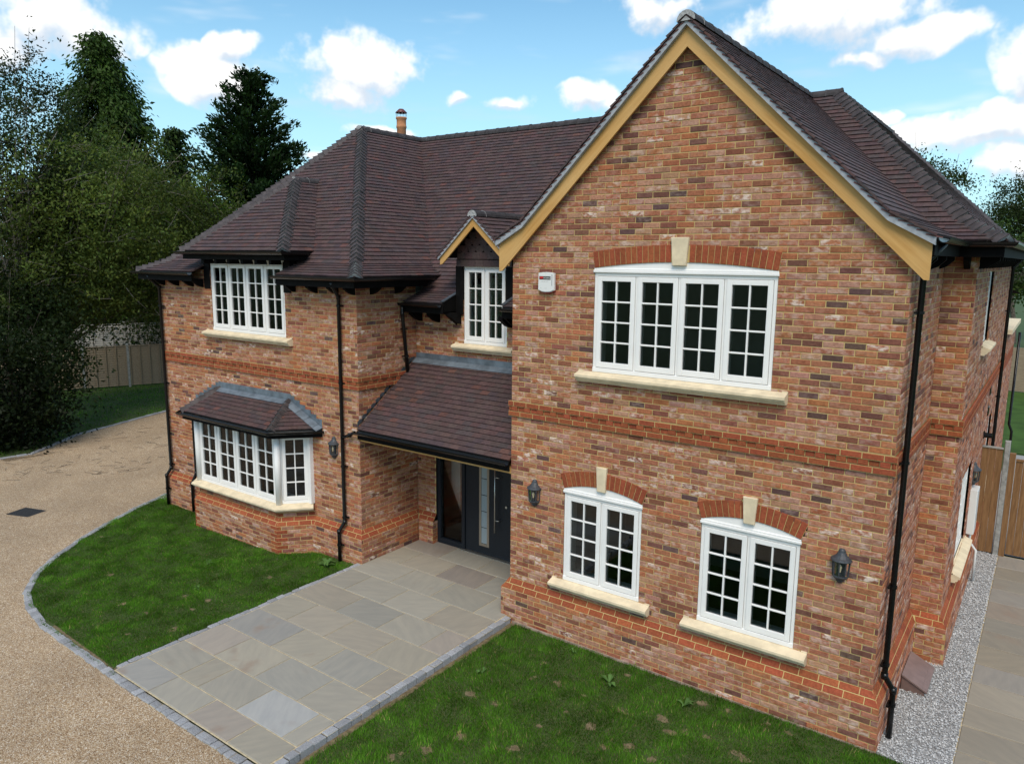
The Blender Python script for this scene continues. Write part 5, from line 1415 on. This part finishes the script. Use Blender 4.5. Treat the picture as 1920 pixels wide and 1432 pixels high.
# ------------------------------------------------------------------ small fittings by the side wall
bx_ = empty('meter_box', (5.38, 1.85, GR)); tag(bx_, 'brown plastic meter box with sloping lid in the gravel by the side wall', 'meter box')
q = MB(); FB = Fr((-.17, 0, 0), (1, 0, 0), (0, 0, 1), (0, -1, 0))
q.prism(FB, [(0, -.05), (.27, -.05), (.27, .06), (0, .19)], -.36, .34); q.obj('body', M_BROWNBOX, bx_)
q = MB(); q.prism(FB, [(0, .193), (.24, .077), (.24, .096), (0, .215)], -.38, .36); q.prism(FB, [(.241, .0765), (.30, .047), (.30, .066), (.241, .0955)], -.38, .36); q.obj('lid', plain('brown_lid', (.21, .14, .125), .45, .4, .1, 8), bx_)
sv = empty('service_box', (XS + .004, 5.95, .45)); tag(sv, 'white service box with a cranked waste pipe on the side wall before the gate', 'service box')
FS = Fr((0, 0, 0), (0, 1, 0), (0, 0, 1), (1, 0, 0)); q = MB(); q.bbox(FS, -.2, .2, .35, 1.12, 0, .11, .012); q.obj('cover', M_UPVC, sv)
q = MB(); q.tube([(.05, 0, .36), (.05, 0, .16), (.16, 0, .02), (.16, 0, -.52)], .021, 10); q.obj('pipe', M_UPVC, sv, True)
tp = MB(); tp.tube([(XS, 7.55, 2.20), (XS + .14, 7.55, 2.20)], .05, 12); tp.tube([(XS + .0, 7.55, 2.20), (XS + .02, 7.55, 2.20)], .075, 12)
tag(tp.obj('flue_terminal', M_BLACK), 'short black boiler flue sticking out of the side wall above the gate', 'flue')
for zz, lb_ in ((2.9, 'upper of two small black vents on the side wall below the dentil band'), (2.5, 'lower of two small black vents on the side wall below the dentil band')):
    q = MB(); q.bbox(FX(7.9, zz), 0, .22, 0, .17, 0, .02, .008); tag(q.obj('wall_vent', M_BLACK), lb_, 'vent', 'vents on the side wall')

# ------------------------------------------------------------------ drain covers
def cover(name, x, y, lx, ly, rz, label):
    t = empty(name, (x, y, G(x)), rz); tag(t, label, 'drain cover')
    F = WORLD; q = MB(); q.box(F, -lx / 2, lx / 2, -ly / 2, ly / 2, -.03, .004); q.obj('frame', M_DRAIN, t)
    q = MB(); nx, ny = int(lx / .06), int(ly / .06)
    for i in range(nx):
        for j in range(ny):
            q.box(F, -lx / 2 + .02 + i * .06, -lx / 2 + .055 + i * .06, -ly / 2 + .02 + j * .06, -ly / 2 + .055 + j * .06, .004, .009)
    tag(q.obj('tread_studs', M_DRAIN, t), kind='stuff')
cover('drain_cover', -11.55, -2.25, .62, .46, R(18), 'dark iron inspection cover set in the gravel driveway')
cover('drain_cover', -9.55, -1.15, .26, .14, R(-58), 'small dark gully grate at the curved sett edging')

# ------------------------------------------------------------------ fences
def at(u, v, D):
    return Vector(CAMP) + (fw + rt2 * ((u - 960) / 1399.5344) - up2 * ((v - 716) / 1399.5344)) * D
def panel_fence(name, A, B, n, zb, h, label, mat_, post=True):
    A, B = Vector((*A, 0)), Vector((*B, 0)); t = empty(name, ((A.x + B.x) / 2, (A.y + B.y) / 2, zb)); tag(t, label, 'fence'); o0 = Vector(t.location)
    u = (B - A) / n; L = u.length; ud = u.normalized(); nn = Vector((ud.y, -ud.x, 0))
    if nn.dot(Vector(CAMP) - A) < 0: nn = -nn
    prof = []; nb = int(h / .105)
    for k in range(nb): prof += [(.006, .03 + k * .105), (.040, .03 + k * .105 + .004), (.006, .03 + (k + 1) * .105)]
    for i in range(n):
        p0 = A + u * i - o0 + Vector((0, 0, zb)); q = MB()
        V = []
        for x in (.06, L - .06):
            for d, z in prof: V.append(p0 + ud * x + nn * (d + random.uniform(0, .004)) + Vector((0, 0, z)))
        k = len(prof); q.add(V, [(j, j + 1, j + 1 + k, j + k) for j in range(k - 1)])
        F = Fr(p0, ud, (0, 0, 1), nn); pan = q.obj('panel', mat_, t)
        for j in range(5):
            x = .06 + (L - .16) * j / 4; m2 = MB(); m2.box(F, x, x + .04, .03, h, .030, .065); m2.obj('batten', mat_, pan)
        m2 = MB(); m2.box(F, .05, L - .05, h, h + .03, -.02, .06); m2.obj('capping', mat_, pan)
        if post:
            m2 = MB(); m2.bbox(F, -.05, .05, -.3, h + .12, -.05, .06, .01); m2.obj('post', M_CONC, t)
panel_fence('panel_fence', (-30.303, 1.643), (-24.863, 14.867), 8, -.52, 1.82, 'weathered brown lap-panel fence with concrete posts behind the shaded lawn', M_FENCEW)
panel_fence('panel_fence', (-33.4, 2.6), (-27.3, 16.5), 8, .30, 1.75, 'silver-grey lap-panel fence rising behind the brown one', M_FENCEG)
# side gate and boarded fence
gf = empty('boarded_fence', (5.7, 7.66, GR)); tag(gf, 'brown boarded fence between the side wall and a concrete post', 'fence')
q = MB(); q.bbox(Fr((0, 0, 0), (1, 0, 0), (0, 0, 1), (0, -1, 0)), .13, .22, -.1, 2.22, -.05, .05, .012); q.obj('post', M_CONC, gf)
for i in range(3):
    q = MB(); q.box(Fr((0, 0, 0), (1, 0, 0), (0, 0, 1), (0, -1, 0)), -.215 + i * .112, -.107 + i * .112, .02, 2.05, -.01, .012 + .004 * (i % 2)); q.obj('board', M_FENCE, gf)
q = MB(); q.box(Fr((0, 0, 0), (1, 0, 0), (0, 0, 1), (0, -1, 0)), -.218, .12, 2.051, 2.08, -.02, .03); q.obj('capping', M_FENCEG, gf)
gt = empty('side_gate', (6.45, 7.66, GR)); tag(gt, 'brown boarded side gate across the paved path', 'gate'); FGt = Fr((0, 0, 0), (1, 0, 0), (0, 0, 1), (0, -1, 0))
q = MB(); q.bbox(FGt, -.525, -.43, -.05, 2.0, -.05, .045); q.obj('gate_post', M_FENCE, gt)
for i in range(12):
    q = MB(); q.box(FGt, -.42 + i * .118, -.306 + i * .118, .05, 1.86, -.01, .012 + .003 * (i % 2)); q.obj('board', M_FENCE, gt)
q = MB(); q.box(FGt, -.42, 1.0, 1.861, 1.90, -.02, .03); q.obj('top_rail', M_FENCE, gt)
rf = empty('rear_fence', (8, 30, 0)); tag(rf, 'brown timber fence at the far end of the rear garden', 'fence')
q = MB(); q.box(WORLD, -8, 14, -.03, .03, -.1, 1.8); q.obj('panel', M_FENCEW, rf)
# rear garden strip seen past the house
mb = MB(); mb.face([(5.6, 7.8, GR - .02), (12, 7.8, GR - .02), (12, 17, GR - .02), (5.6, 17, GR - .02)]); tag(mb.obj('rear_path', M_GRAVELB), kind='structure')
mb = MB(); mb.face([(4, 17.2, GR - .016), (16, 17.2, GR - .016), (16, 29.9, GR - .016), (4, 29.9, GR - .016)]); tag(mb.obj('rear_lawn', plain('far_grass', (.04, .085, .014), .9, .2, .25, 2)), kind='structure')

# ------------------------------------------------------------------ trees
def leafcloud(cent, sig, per, size, col, rg, droop=0., aspect=.5, up_bias=.4, ccol=None):
    """cent (n,3): cluster centres -> rhombic leaves"""
    n = len(cent); N = n * per
    ax = rg.normal(0, 1, (n, 3)); ax[:, 2] = ax[:, 2] * .5 - .25; ax /= np.linalg.norm(ax, axis=1)[:, None]
    c = np.repeat(cent, per, 0); p_ = c + np.repeat(ax, per, 0) * (rg.normal(0, 1.5, N) * sig)[:, None] + rg.normal(0, 1, (N, 3)) * sig * .42
    if ccol is None:
        q3 = cent / (sig * 4.5); ccol = np.clip(.95 + .55 * np.sin(q3[:, 0] * 1.3 + 1.7 * np.sin(q3[:, 2])) * np.cos(q3[:, 1] * 1.1 + q3[:, 2] * .9), .4, 1.6) * rg.uniform(.75, 1.25, n)
    d = rg.normal(0, 1, (N, 3)); d[:, 2] -= droop; d /= np.linalg.norm(d, axis=1)[:, None]
    nn = rg.normal(0, 1, (N, 3)); nn[:, 2] += up_bias * 2; s_ = np.cross(d, nn); s_ /= np.linalg.norm(s_, axis=1)[:, None] + 1e-9
    L = (size * rg.uniform(.6, 1.35, N))[:, None]; Wd = L * aspect
    V = np.stack([p_ - d * L * .5, p_ + s_ * Wd * .5, p_ + d * L * .5, p_ - s_ * Wd * .5], 1).reshape(-1, 3)
    Fc = np.arange(4 * N).reshape(-1, 4)
    k = np.repeat(rg.uniform(.62, 1.35, n) if ccol is None else ccol, per) * rg.uniform(.7, 1.3, N)
    h = rg.uniform(-.12, .12, N)
    C = np.stack([col[0] * k * (1 + h), col[1] * k, col[2] * k * (1 - h), np.zeros(N)], 1)
    return V, Fc, C
def add_crown(parent, name, V, Fc, C):
    o = bpy.data.objects.new(name, fastmesh(name, V - np.array(parent.location), Fc, C, M_LEAF)); COL.objects.link(o); o.parent = parent; return o
def broadleaf(name, base, ells, ncl, per, size, sig, col, label, seed, limbs=40, trunk_r=.22, bark=M_BARK, shell=.55, droop=.2, twigs=0, group=None):
    rg = np.random.default_rng(seed); t = empty(name, base); tag(t, label, 'tree' if name != 'shrub' else 'shrub', group)
    vol = np.array([e[1][0] * e[1][1] * e[1][2] for e in ells]) ** .67; vol /= vol.sum(); cents = []
    for e, f in zip(ells, vol):
        m = max(3, int(ncl * f)); d = rg.normal(0, 1, (m, 3)); d /= np.linalg.norm(d, axis=1)[:, None]
        r_ = shell + (1 - shell) * rg.random(m); bumpy = 1 + .16 * np.sin(d[:, 0] * 5 + seed) * np.cos(d[:, 2] * 4 + d[:, 1] * 5)
        cents.append(np.array(e[0]) + d * (r_ * bumpy)[:, None] * np.array(e[1]))
    cents = np.concatenate(cents); V, Fc, C = leafcloud(cents, sig, per, size, col, rg, droop)
    add_crown(t, 'crown', V, Fc, C)
    mb = MB(); b_ = Vector(base); top = Vector(ells[0][0]); mid = b_.lerp(top, .45) + Vector((rg.uniform(-.3, .3), rg.uniform(-.3, .3), 0))
    loc = Vector(base)
    mb.tube([b_ - loc, b_.lerp(mid, .5) - loc + Vector((.08, .05, 0)), mid - loc, top - loc], [trunk_r, trunk_r * .8, trunk_r * .6, trunk_r * .15], 9)
    idx = rg.choice(len(cents), min(limbs, len(cents)), replace=False)
    for i in idx:
        e = Vector(cents[i]); s0 = b_.lerp(mid, rg.uniform(.6, 1)) if rg.random() < .5 else mid.lerp(top, rg.uniform(0, .7)); q1 = s0.lerp(e, .5) + Vector((rg.uniform(-.3, .3), rg.uniform(-.3, .3), rg.uniform(.0, .5)))
        mb.tube([s0 - loc, q1 - loc, e - loc, e - loc + (e - q1) * .35 + Vector((0, 0, rg.uniform(-.3, .1)))], [trunk_r * .22, trunk_r * .13, trunk_r * .06, .006], 5)
    tr = mb.obj('trunk', bark, t)
    if twigs:
        tw = MB(); idx = rg.choice(len(cents), twigs)
        for i in idx:
            e = Vector(cents[i]); d = Vector(rg.normal(0, 1, 3)); d.z = d.z * .5 - .25; d.normalize(); L = rg.uniform(.5, 1.3)
            tw.tube([e - loc - d * L * .5, e - loc + Vector(rg.normal(0, .06, 3)), e - loc + d * L * .5], [.012, .010, .004], 4, caps=False)
        tag(tw.obj('twigs', M_BARKG, t), kind='stuff')
    return t
def conifer(name, base, h, r0, tiers, col, label, seed, per=26, leaf=.24, droop=.35, rise=.1, spread=.18, top_r=.04, irregular=.25, power=.85):
    rg = np.random.default_rng(seed); t = empty(name, base); tag(t, label, 'tree'); b_ = np.array(base); cents = []; dirs = []; cc_ = []
    mb = MB(); mb.tube([(0, 0, 0), (0, 0, h * .5), (0, 0, h * .98)], [h * .02, h * .012, .015], 8)
    for k in range(tiers):
        f = (k + .5) / tiers; z = h * (.06 + .92 * f); R_ = (r0 * (1 - f) ** power + top_r * r0); nb = max(4, int(6 + 10 * (1 - f)))
        for j in range(nb):
            a = rg.uniform(0, 6.283); L = R_ * rg.uniform(1 - irregular, 1 + irregular); steps = max(2, int(L / .26)); br = rg.uniform(.6, 1.35)
            pts = []
            for q in range(steps + 1):
                s_ = (q + .3) / (steps + .3); zz = z + L * rise * s_ * 2 - droop * L * s_ * s_
                pts.append((math.cos(a) * L * s_, math.sin(a) * L * s_, zz))
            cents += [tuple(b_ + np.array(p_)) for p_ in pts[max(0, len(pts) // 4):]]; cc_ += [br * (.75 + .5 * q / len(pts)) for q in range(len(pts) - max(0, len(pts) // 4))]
            dirs += [(math.cos(a), math.sin(a), rise * 2 - droop)] * (len(pts) - max(0, len(pts) // 4))
            if L > .5: mb.tube([(0, 0, z - .1), pts[len(pts) // 2], pts[-1]], [.03, .018, .005], 4, caps=False)
    mb.obj('trunk', M_BARK, t)
    cents = np.array(cents); dirs = np.array(dirs); n = len(cents); N = n * per
    c = np.repeat(cents, per, 0) + rg.normal(0, 1, (N, 3)) * np.array([spread, spread, spread * .6]); d = np.repeat(dirs, per, 0) + rg.normal(0, .55, (N, 3)); d[:, 2] -= droop * .6; d /= np.linalg.norm(d, axis=1)[:, None]
    s_ = np.cross(d, rg.normal(0, 1, (N, 3)) + np.array([0, 0, 1.5])); s_ /= np.linalg.norm(s_, axis=1)[:, None] + 1e-9
    L = (leaf * rg.uniform(.5, 1.4, N))[:, None]; W2 = L * .22
    V = np.stack([c - d * L * .4, c + s_ * W2, c + d * L * .6, c - s_ * W2], 1).reshape(-1, 3); k = np.repeat(np.array(cc_), per) * rg.uniform(.65, 1.35, N)
    C = np.stack([col[0] * k, col[1] * k, col[2] * k, np.zeros(N)], 1); add_crown(t, 'crown', V, np.arange(4 * N).reshape(-1, 4), C); return t
def gz(p_): return (p_.x, p_.y, G(p_.x) - .1)
def ell(u, v, D, a, b_, dd=None):
    """crown mass centred on a sight line at distance D; half sizes given in photo pixels at that distance"""
    s_ = D / 1399.5; return (tuple(at(u, v, D)), (a * s_, (dd if dd else (a + b_) / 2) * s_, b_ * s_))
# left: tall sparse tree
broadleaf('broadleaf_tree', gz(at(40, 850, 25)), [ell(40, 330, 25, 105, 200, 120), ell(45, 180, 25, 75, 95, 90), ell(125, 300, 25.5, 60, 110, 70), ell(-60, 330, 25, 120, 240)], 430, 58, .115, .33, (.036, .056, .018), 'tall thin-leaved grey-green tree at the far left edge, sky showing through its top', 41, 45, .13, M_BARKG, .3, .3, 120)
broadleaf('broadleaf_tree', gz(at(60, 780, 29)), [ell(220, 420, 27, 180, 165, 300), ell(110, 480, 27, 140, 140, 130), ell(330, 480, 28, 115, 125, 260), ell(210, 540, 27, 120, 70, 300), ell(230, 350, 30, 110, 80, 90), ell(20, 540, 26, 110, 130)], 1400, 78, .122, .36, (.072, .100, .021), 'broad olive-green tree spreading over the lawn left of the house', 42, 60, .22, M_BARKG, .35, .4, 700)  # crown masses stretched in depth, added to shade the lawn and drive edge
broadleaf('broadleaf_tree', gz(at(385, 700, 33)), [ell(385, 395, 33, 62, 60, 60), ell(350, 470, 33, 70, 90), ell(400, 480, 33, 50, 80)], 230, 60, .13, .36, (.095, .165, .016), 'lit right end of the olive tree just above the left eaves, coloured yellow-green', 43, 20, .14)  # sunlit side of the olive tree, its light put into a paler leaf colour
broadleaf('shrub', gz(at(30, 850, 23)), [ell(10, 720, 22.5, 110, 130, 100), ell(85, 690, 24, 60, 80), ell(-60, 760, 22, 120, 120), ell(50, 800, 22.5, 60, 55), ell(60, 600, 24, 90, 90)], 620, 44, .14, .36, (.014, .024, .007), 'dark dense shrubs at the left edge beside the driveway', 44, 30, .1)
broadleaf('shrub', gz(at(250, 640, 38)), [ell(110, 600, 38, 140, 60), ell(250, 590, 38, 130, 70), ell(350, 590, 38, 90, 90), ell(0, 600, 38, 140, 70)], 500, 40, .17, .45, (.014, .024, .007), 'shadowy hedge behind the grey fence', 45, 20, .1)
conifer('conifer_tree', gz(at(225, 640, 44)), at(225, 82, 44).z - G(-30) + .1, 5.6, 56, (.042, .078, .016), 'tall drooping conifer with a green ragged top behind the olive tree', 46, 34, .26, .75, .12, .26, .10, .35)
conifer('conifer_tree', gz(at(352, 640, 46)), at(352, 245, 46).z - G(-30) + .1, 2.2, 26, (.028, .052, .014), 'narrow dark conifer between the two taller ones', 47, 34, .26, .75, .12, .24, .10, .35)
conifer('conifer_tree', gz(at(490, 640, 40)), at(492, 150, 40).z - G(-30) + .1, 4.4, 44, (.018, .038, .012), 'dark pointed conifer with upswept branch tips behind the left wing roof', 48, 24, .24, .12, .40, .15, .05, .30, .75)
# right: trees behind the house
broadleaf('broadleaf_tree', gz(at(1700, 640, 34)), [ell(1725, 345, 34, 62, 72, 50), ell(1790, 335, 34, 48, 34, 30), ell(1700, 420, 34, 80, 90)], 190, 60, .13, .30, (.028, .045, .012), 'open-branched tree poking above the right roof slope', 49, 60, .14, M_BARK, .2)
broadleaf('broadleaf_tree', gz(at(1900, 640, 52)), [ell(1880, 440, 52, 62, 62), ell(1905, 375, 52, 40, 52), ell(1950, 440, 52, 70, 90)], 330, 70, .18, .5, (.030, .048, .012), 'dense dark green tree at the right edge beyond the roof', 50, 30, .2)
broadleaf('broadleaf_tree', gz(at(1860, 640, 46)), [ell(1850, 455, 46, 40, 45), ell(1920, 500, 46, 60, 60)], 220, 40, .2, .42, (.036, .062, .014), 'lower green tree between the dark tree and the roof edge', 51, 20, .16)

# ------------------------------------------------------------------ weeds and litter
def weed(x, y, z, r_, n, label, seed, tall=.06):
    rg = random.Random(seed); q = MB()
    for i in range(n):
        a = rg.uniform(0, 6.28); L = r_ * rg.uniform(.6, 1.1); wd = L * .16; d = Vector((math.cos(a), math.sin(a), 0)); s_ = Vector((-d.y, d.x, 0)); h = tall * rg.uniform(.5, 1.2)
        p0, p1, p2 = Vector((0, 0, .01)), d * L * .55 + Vector((0, 0, h)), d * L + Vector((0, 0, h * .75)); k = rg.uniform(.8, 1.25)
        q.face([p0 - s_ * wd * .3, p0 + s_ * wd * .3, p1 + s_ * wd, p1 - s_ * wd], 0, (.10 * k, .19 * k, .05 * k, 0)); q.face([p1 - s_ * wd, p1 + s_ * wd, p2], 0, (.10 * k, .19 * k, .05 * k, 0))
    o = q.obj('weed', M_GRASS); o.location = (x, y, z); tag(o, label, 'weed', 'weeds growing in the lawns'); return o
for i, (u, v, r_, n, lb_) in enumerate([(1142, 1278, .16, 9, 'pale broad-leaved weed in the lawn below the keystone window nearest the door'), (1283, 1322, .14, 8, 'spiky weed in the lawn below the gap between the two ground-floor windows'), (1075, 1222, .08, 7, 'small weed at the foot of the gable plinth near the first air brick'), (905, 1190 + 70, .10, 8, 'low weed in the lawn close to the right-hand sett edging')]):
    p_ = ongr(u, v, GR + .03); weed(p_.x, p_.y, GR + .02, r_, n, lb_, i)
for i, (u, v, r_, n, lb_) in enumerate([(612, 1065, .20, 16, 'leafy weed against the foot of the downpipe beside the patio'), (390, 1060, .09, 8, 'small pale weed in the middle of the left lawn'), (372, 1110, .08, 8, 'small weed in the left lawn nearest the patio edge')]):
    p_ = ongr(u, v, -.1); weed(p_.x, p_.y, G(p_.x) + .02, r_, n, lb_, 20 + i, .09)
tw = MB(); rg = random.Random(3)
for i in range(110):
    u = rg.uniform(0, 310); v = rg.uniform(790, 905 - u * .05); p_ = ongr(u, v, -.3); a = rg.gauss(.9, .8); L = rg.uniform(.08, .45)
    if p_.x > -9.9 and p_.y > -1: continue
    d = Vector((math.cos(a), math.sin(a), 0)) * L / 2; z = G(p_.x) + .012
    tw.tube([(p_.x - d.x, p_.y - d.y, z), (p_.x + rg.uniform(-.03, .03), p_.y + rg.uniform(-.03, .03), z + .01), (p_.x + d.x, p_.y + d.y, z)], .0045, 4, caps=False)
tag(tw.obj('fallen_twigs', M_BARK), 'dark fallen twigs scattered on the driveway under the trees', 'twigs', kind='stuff')
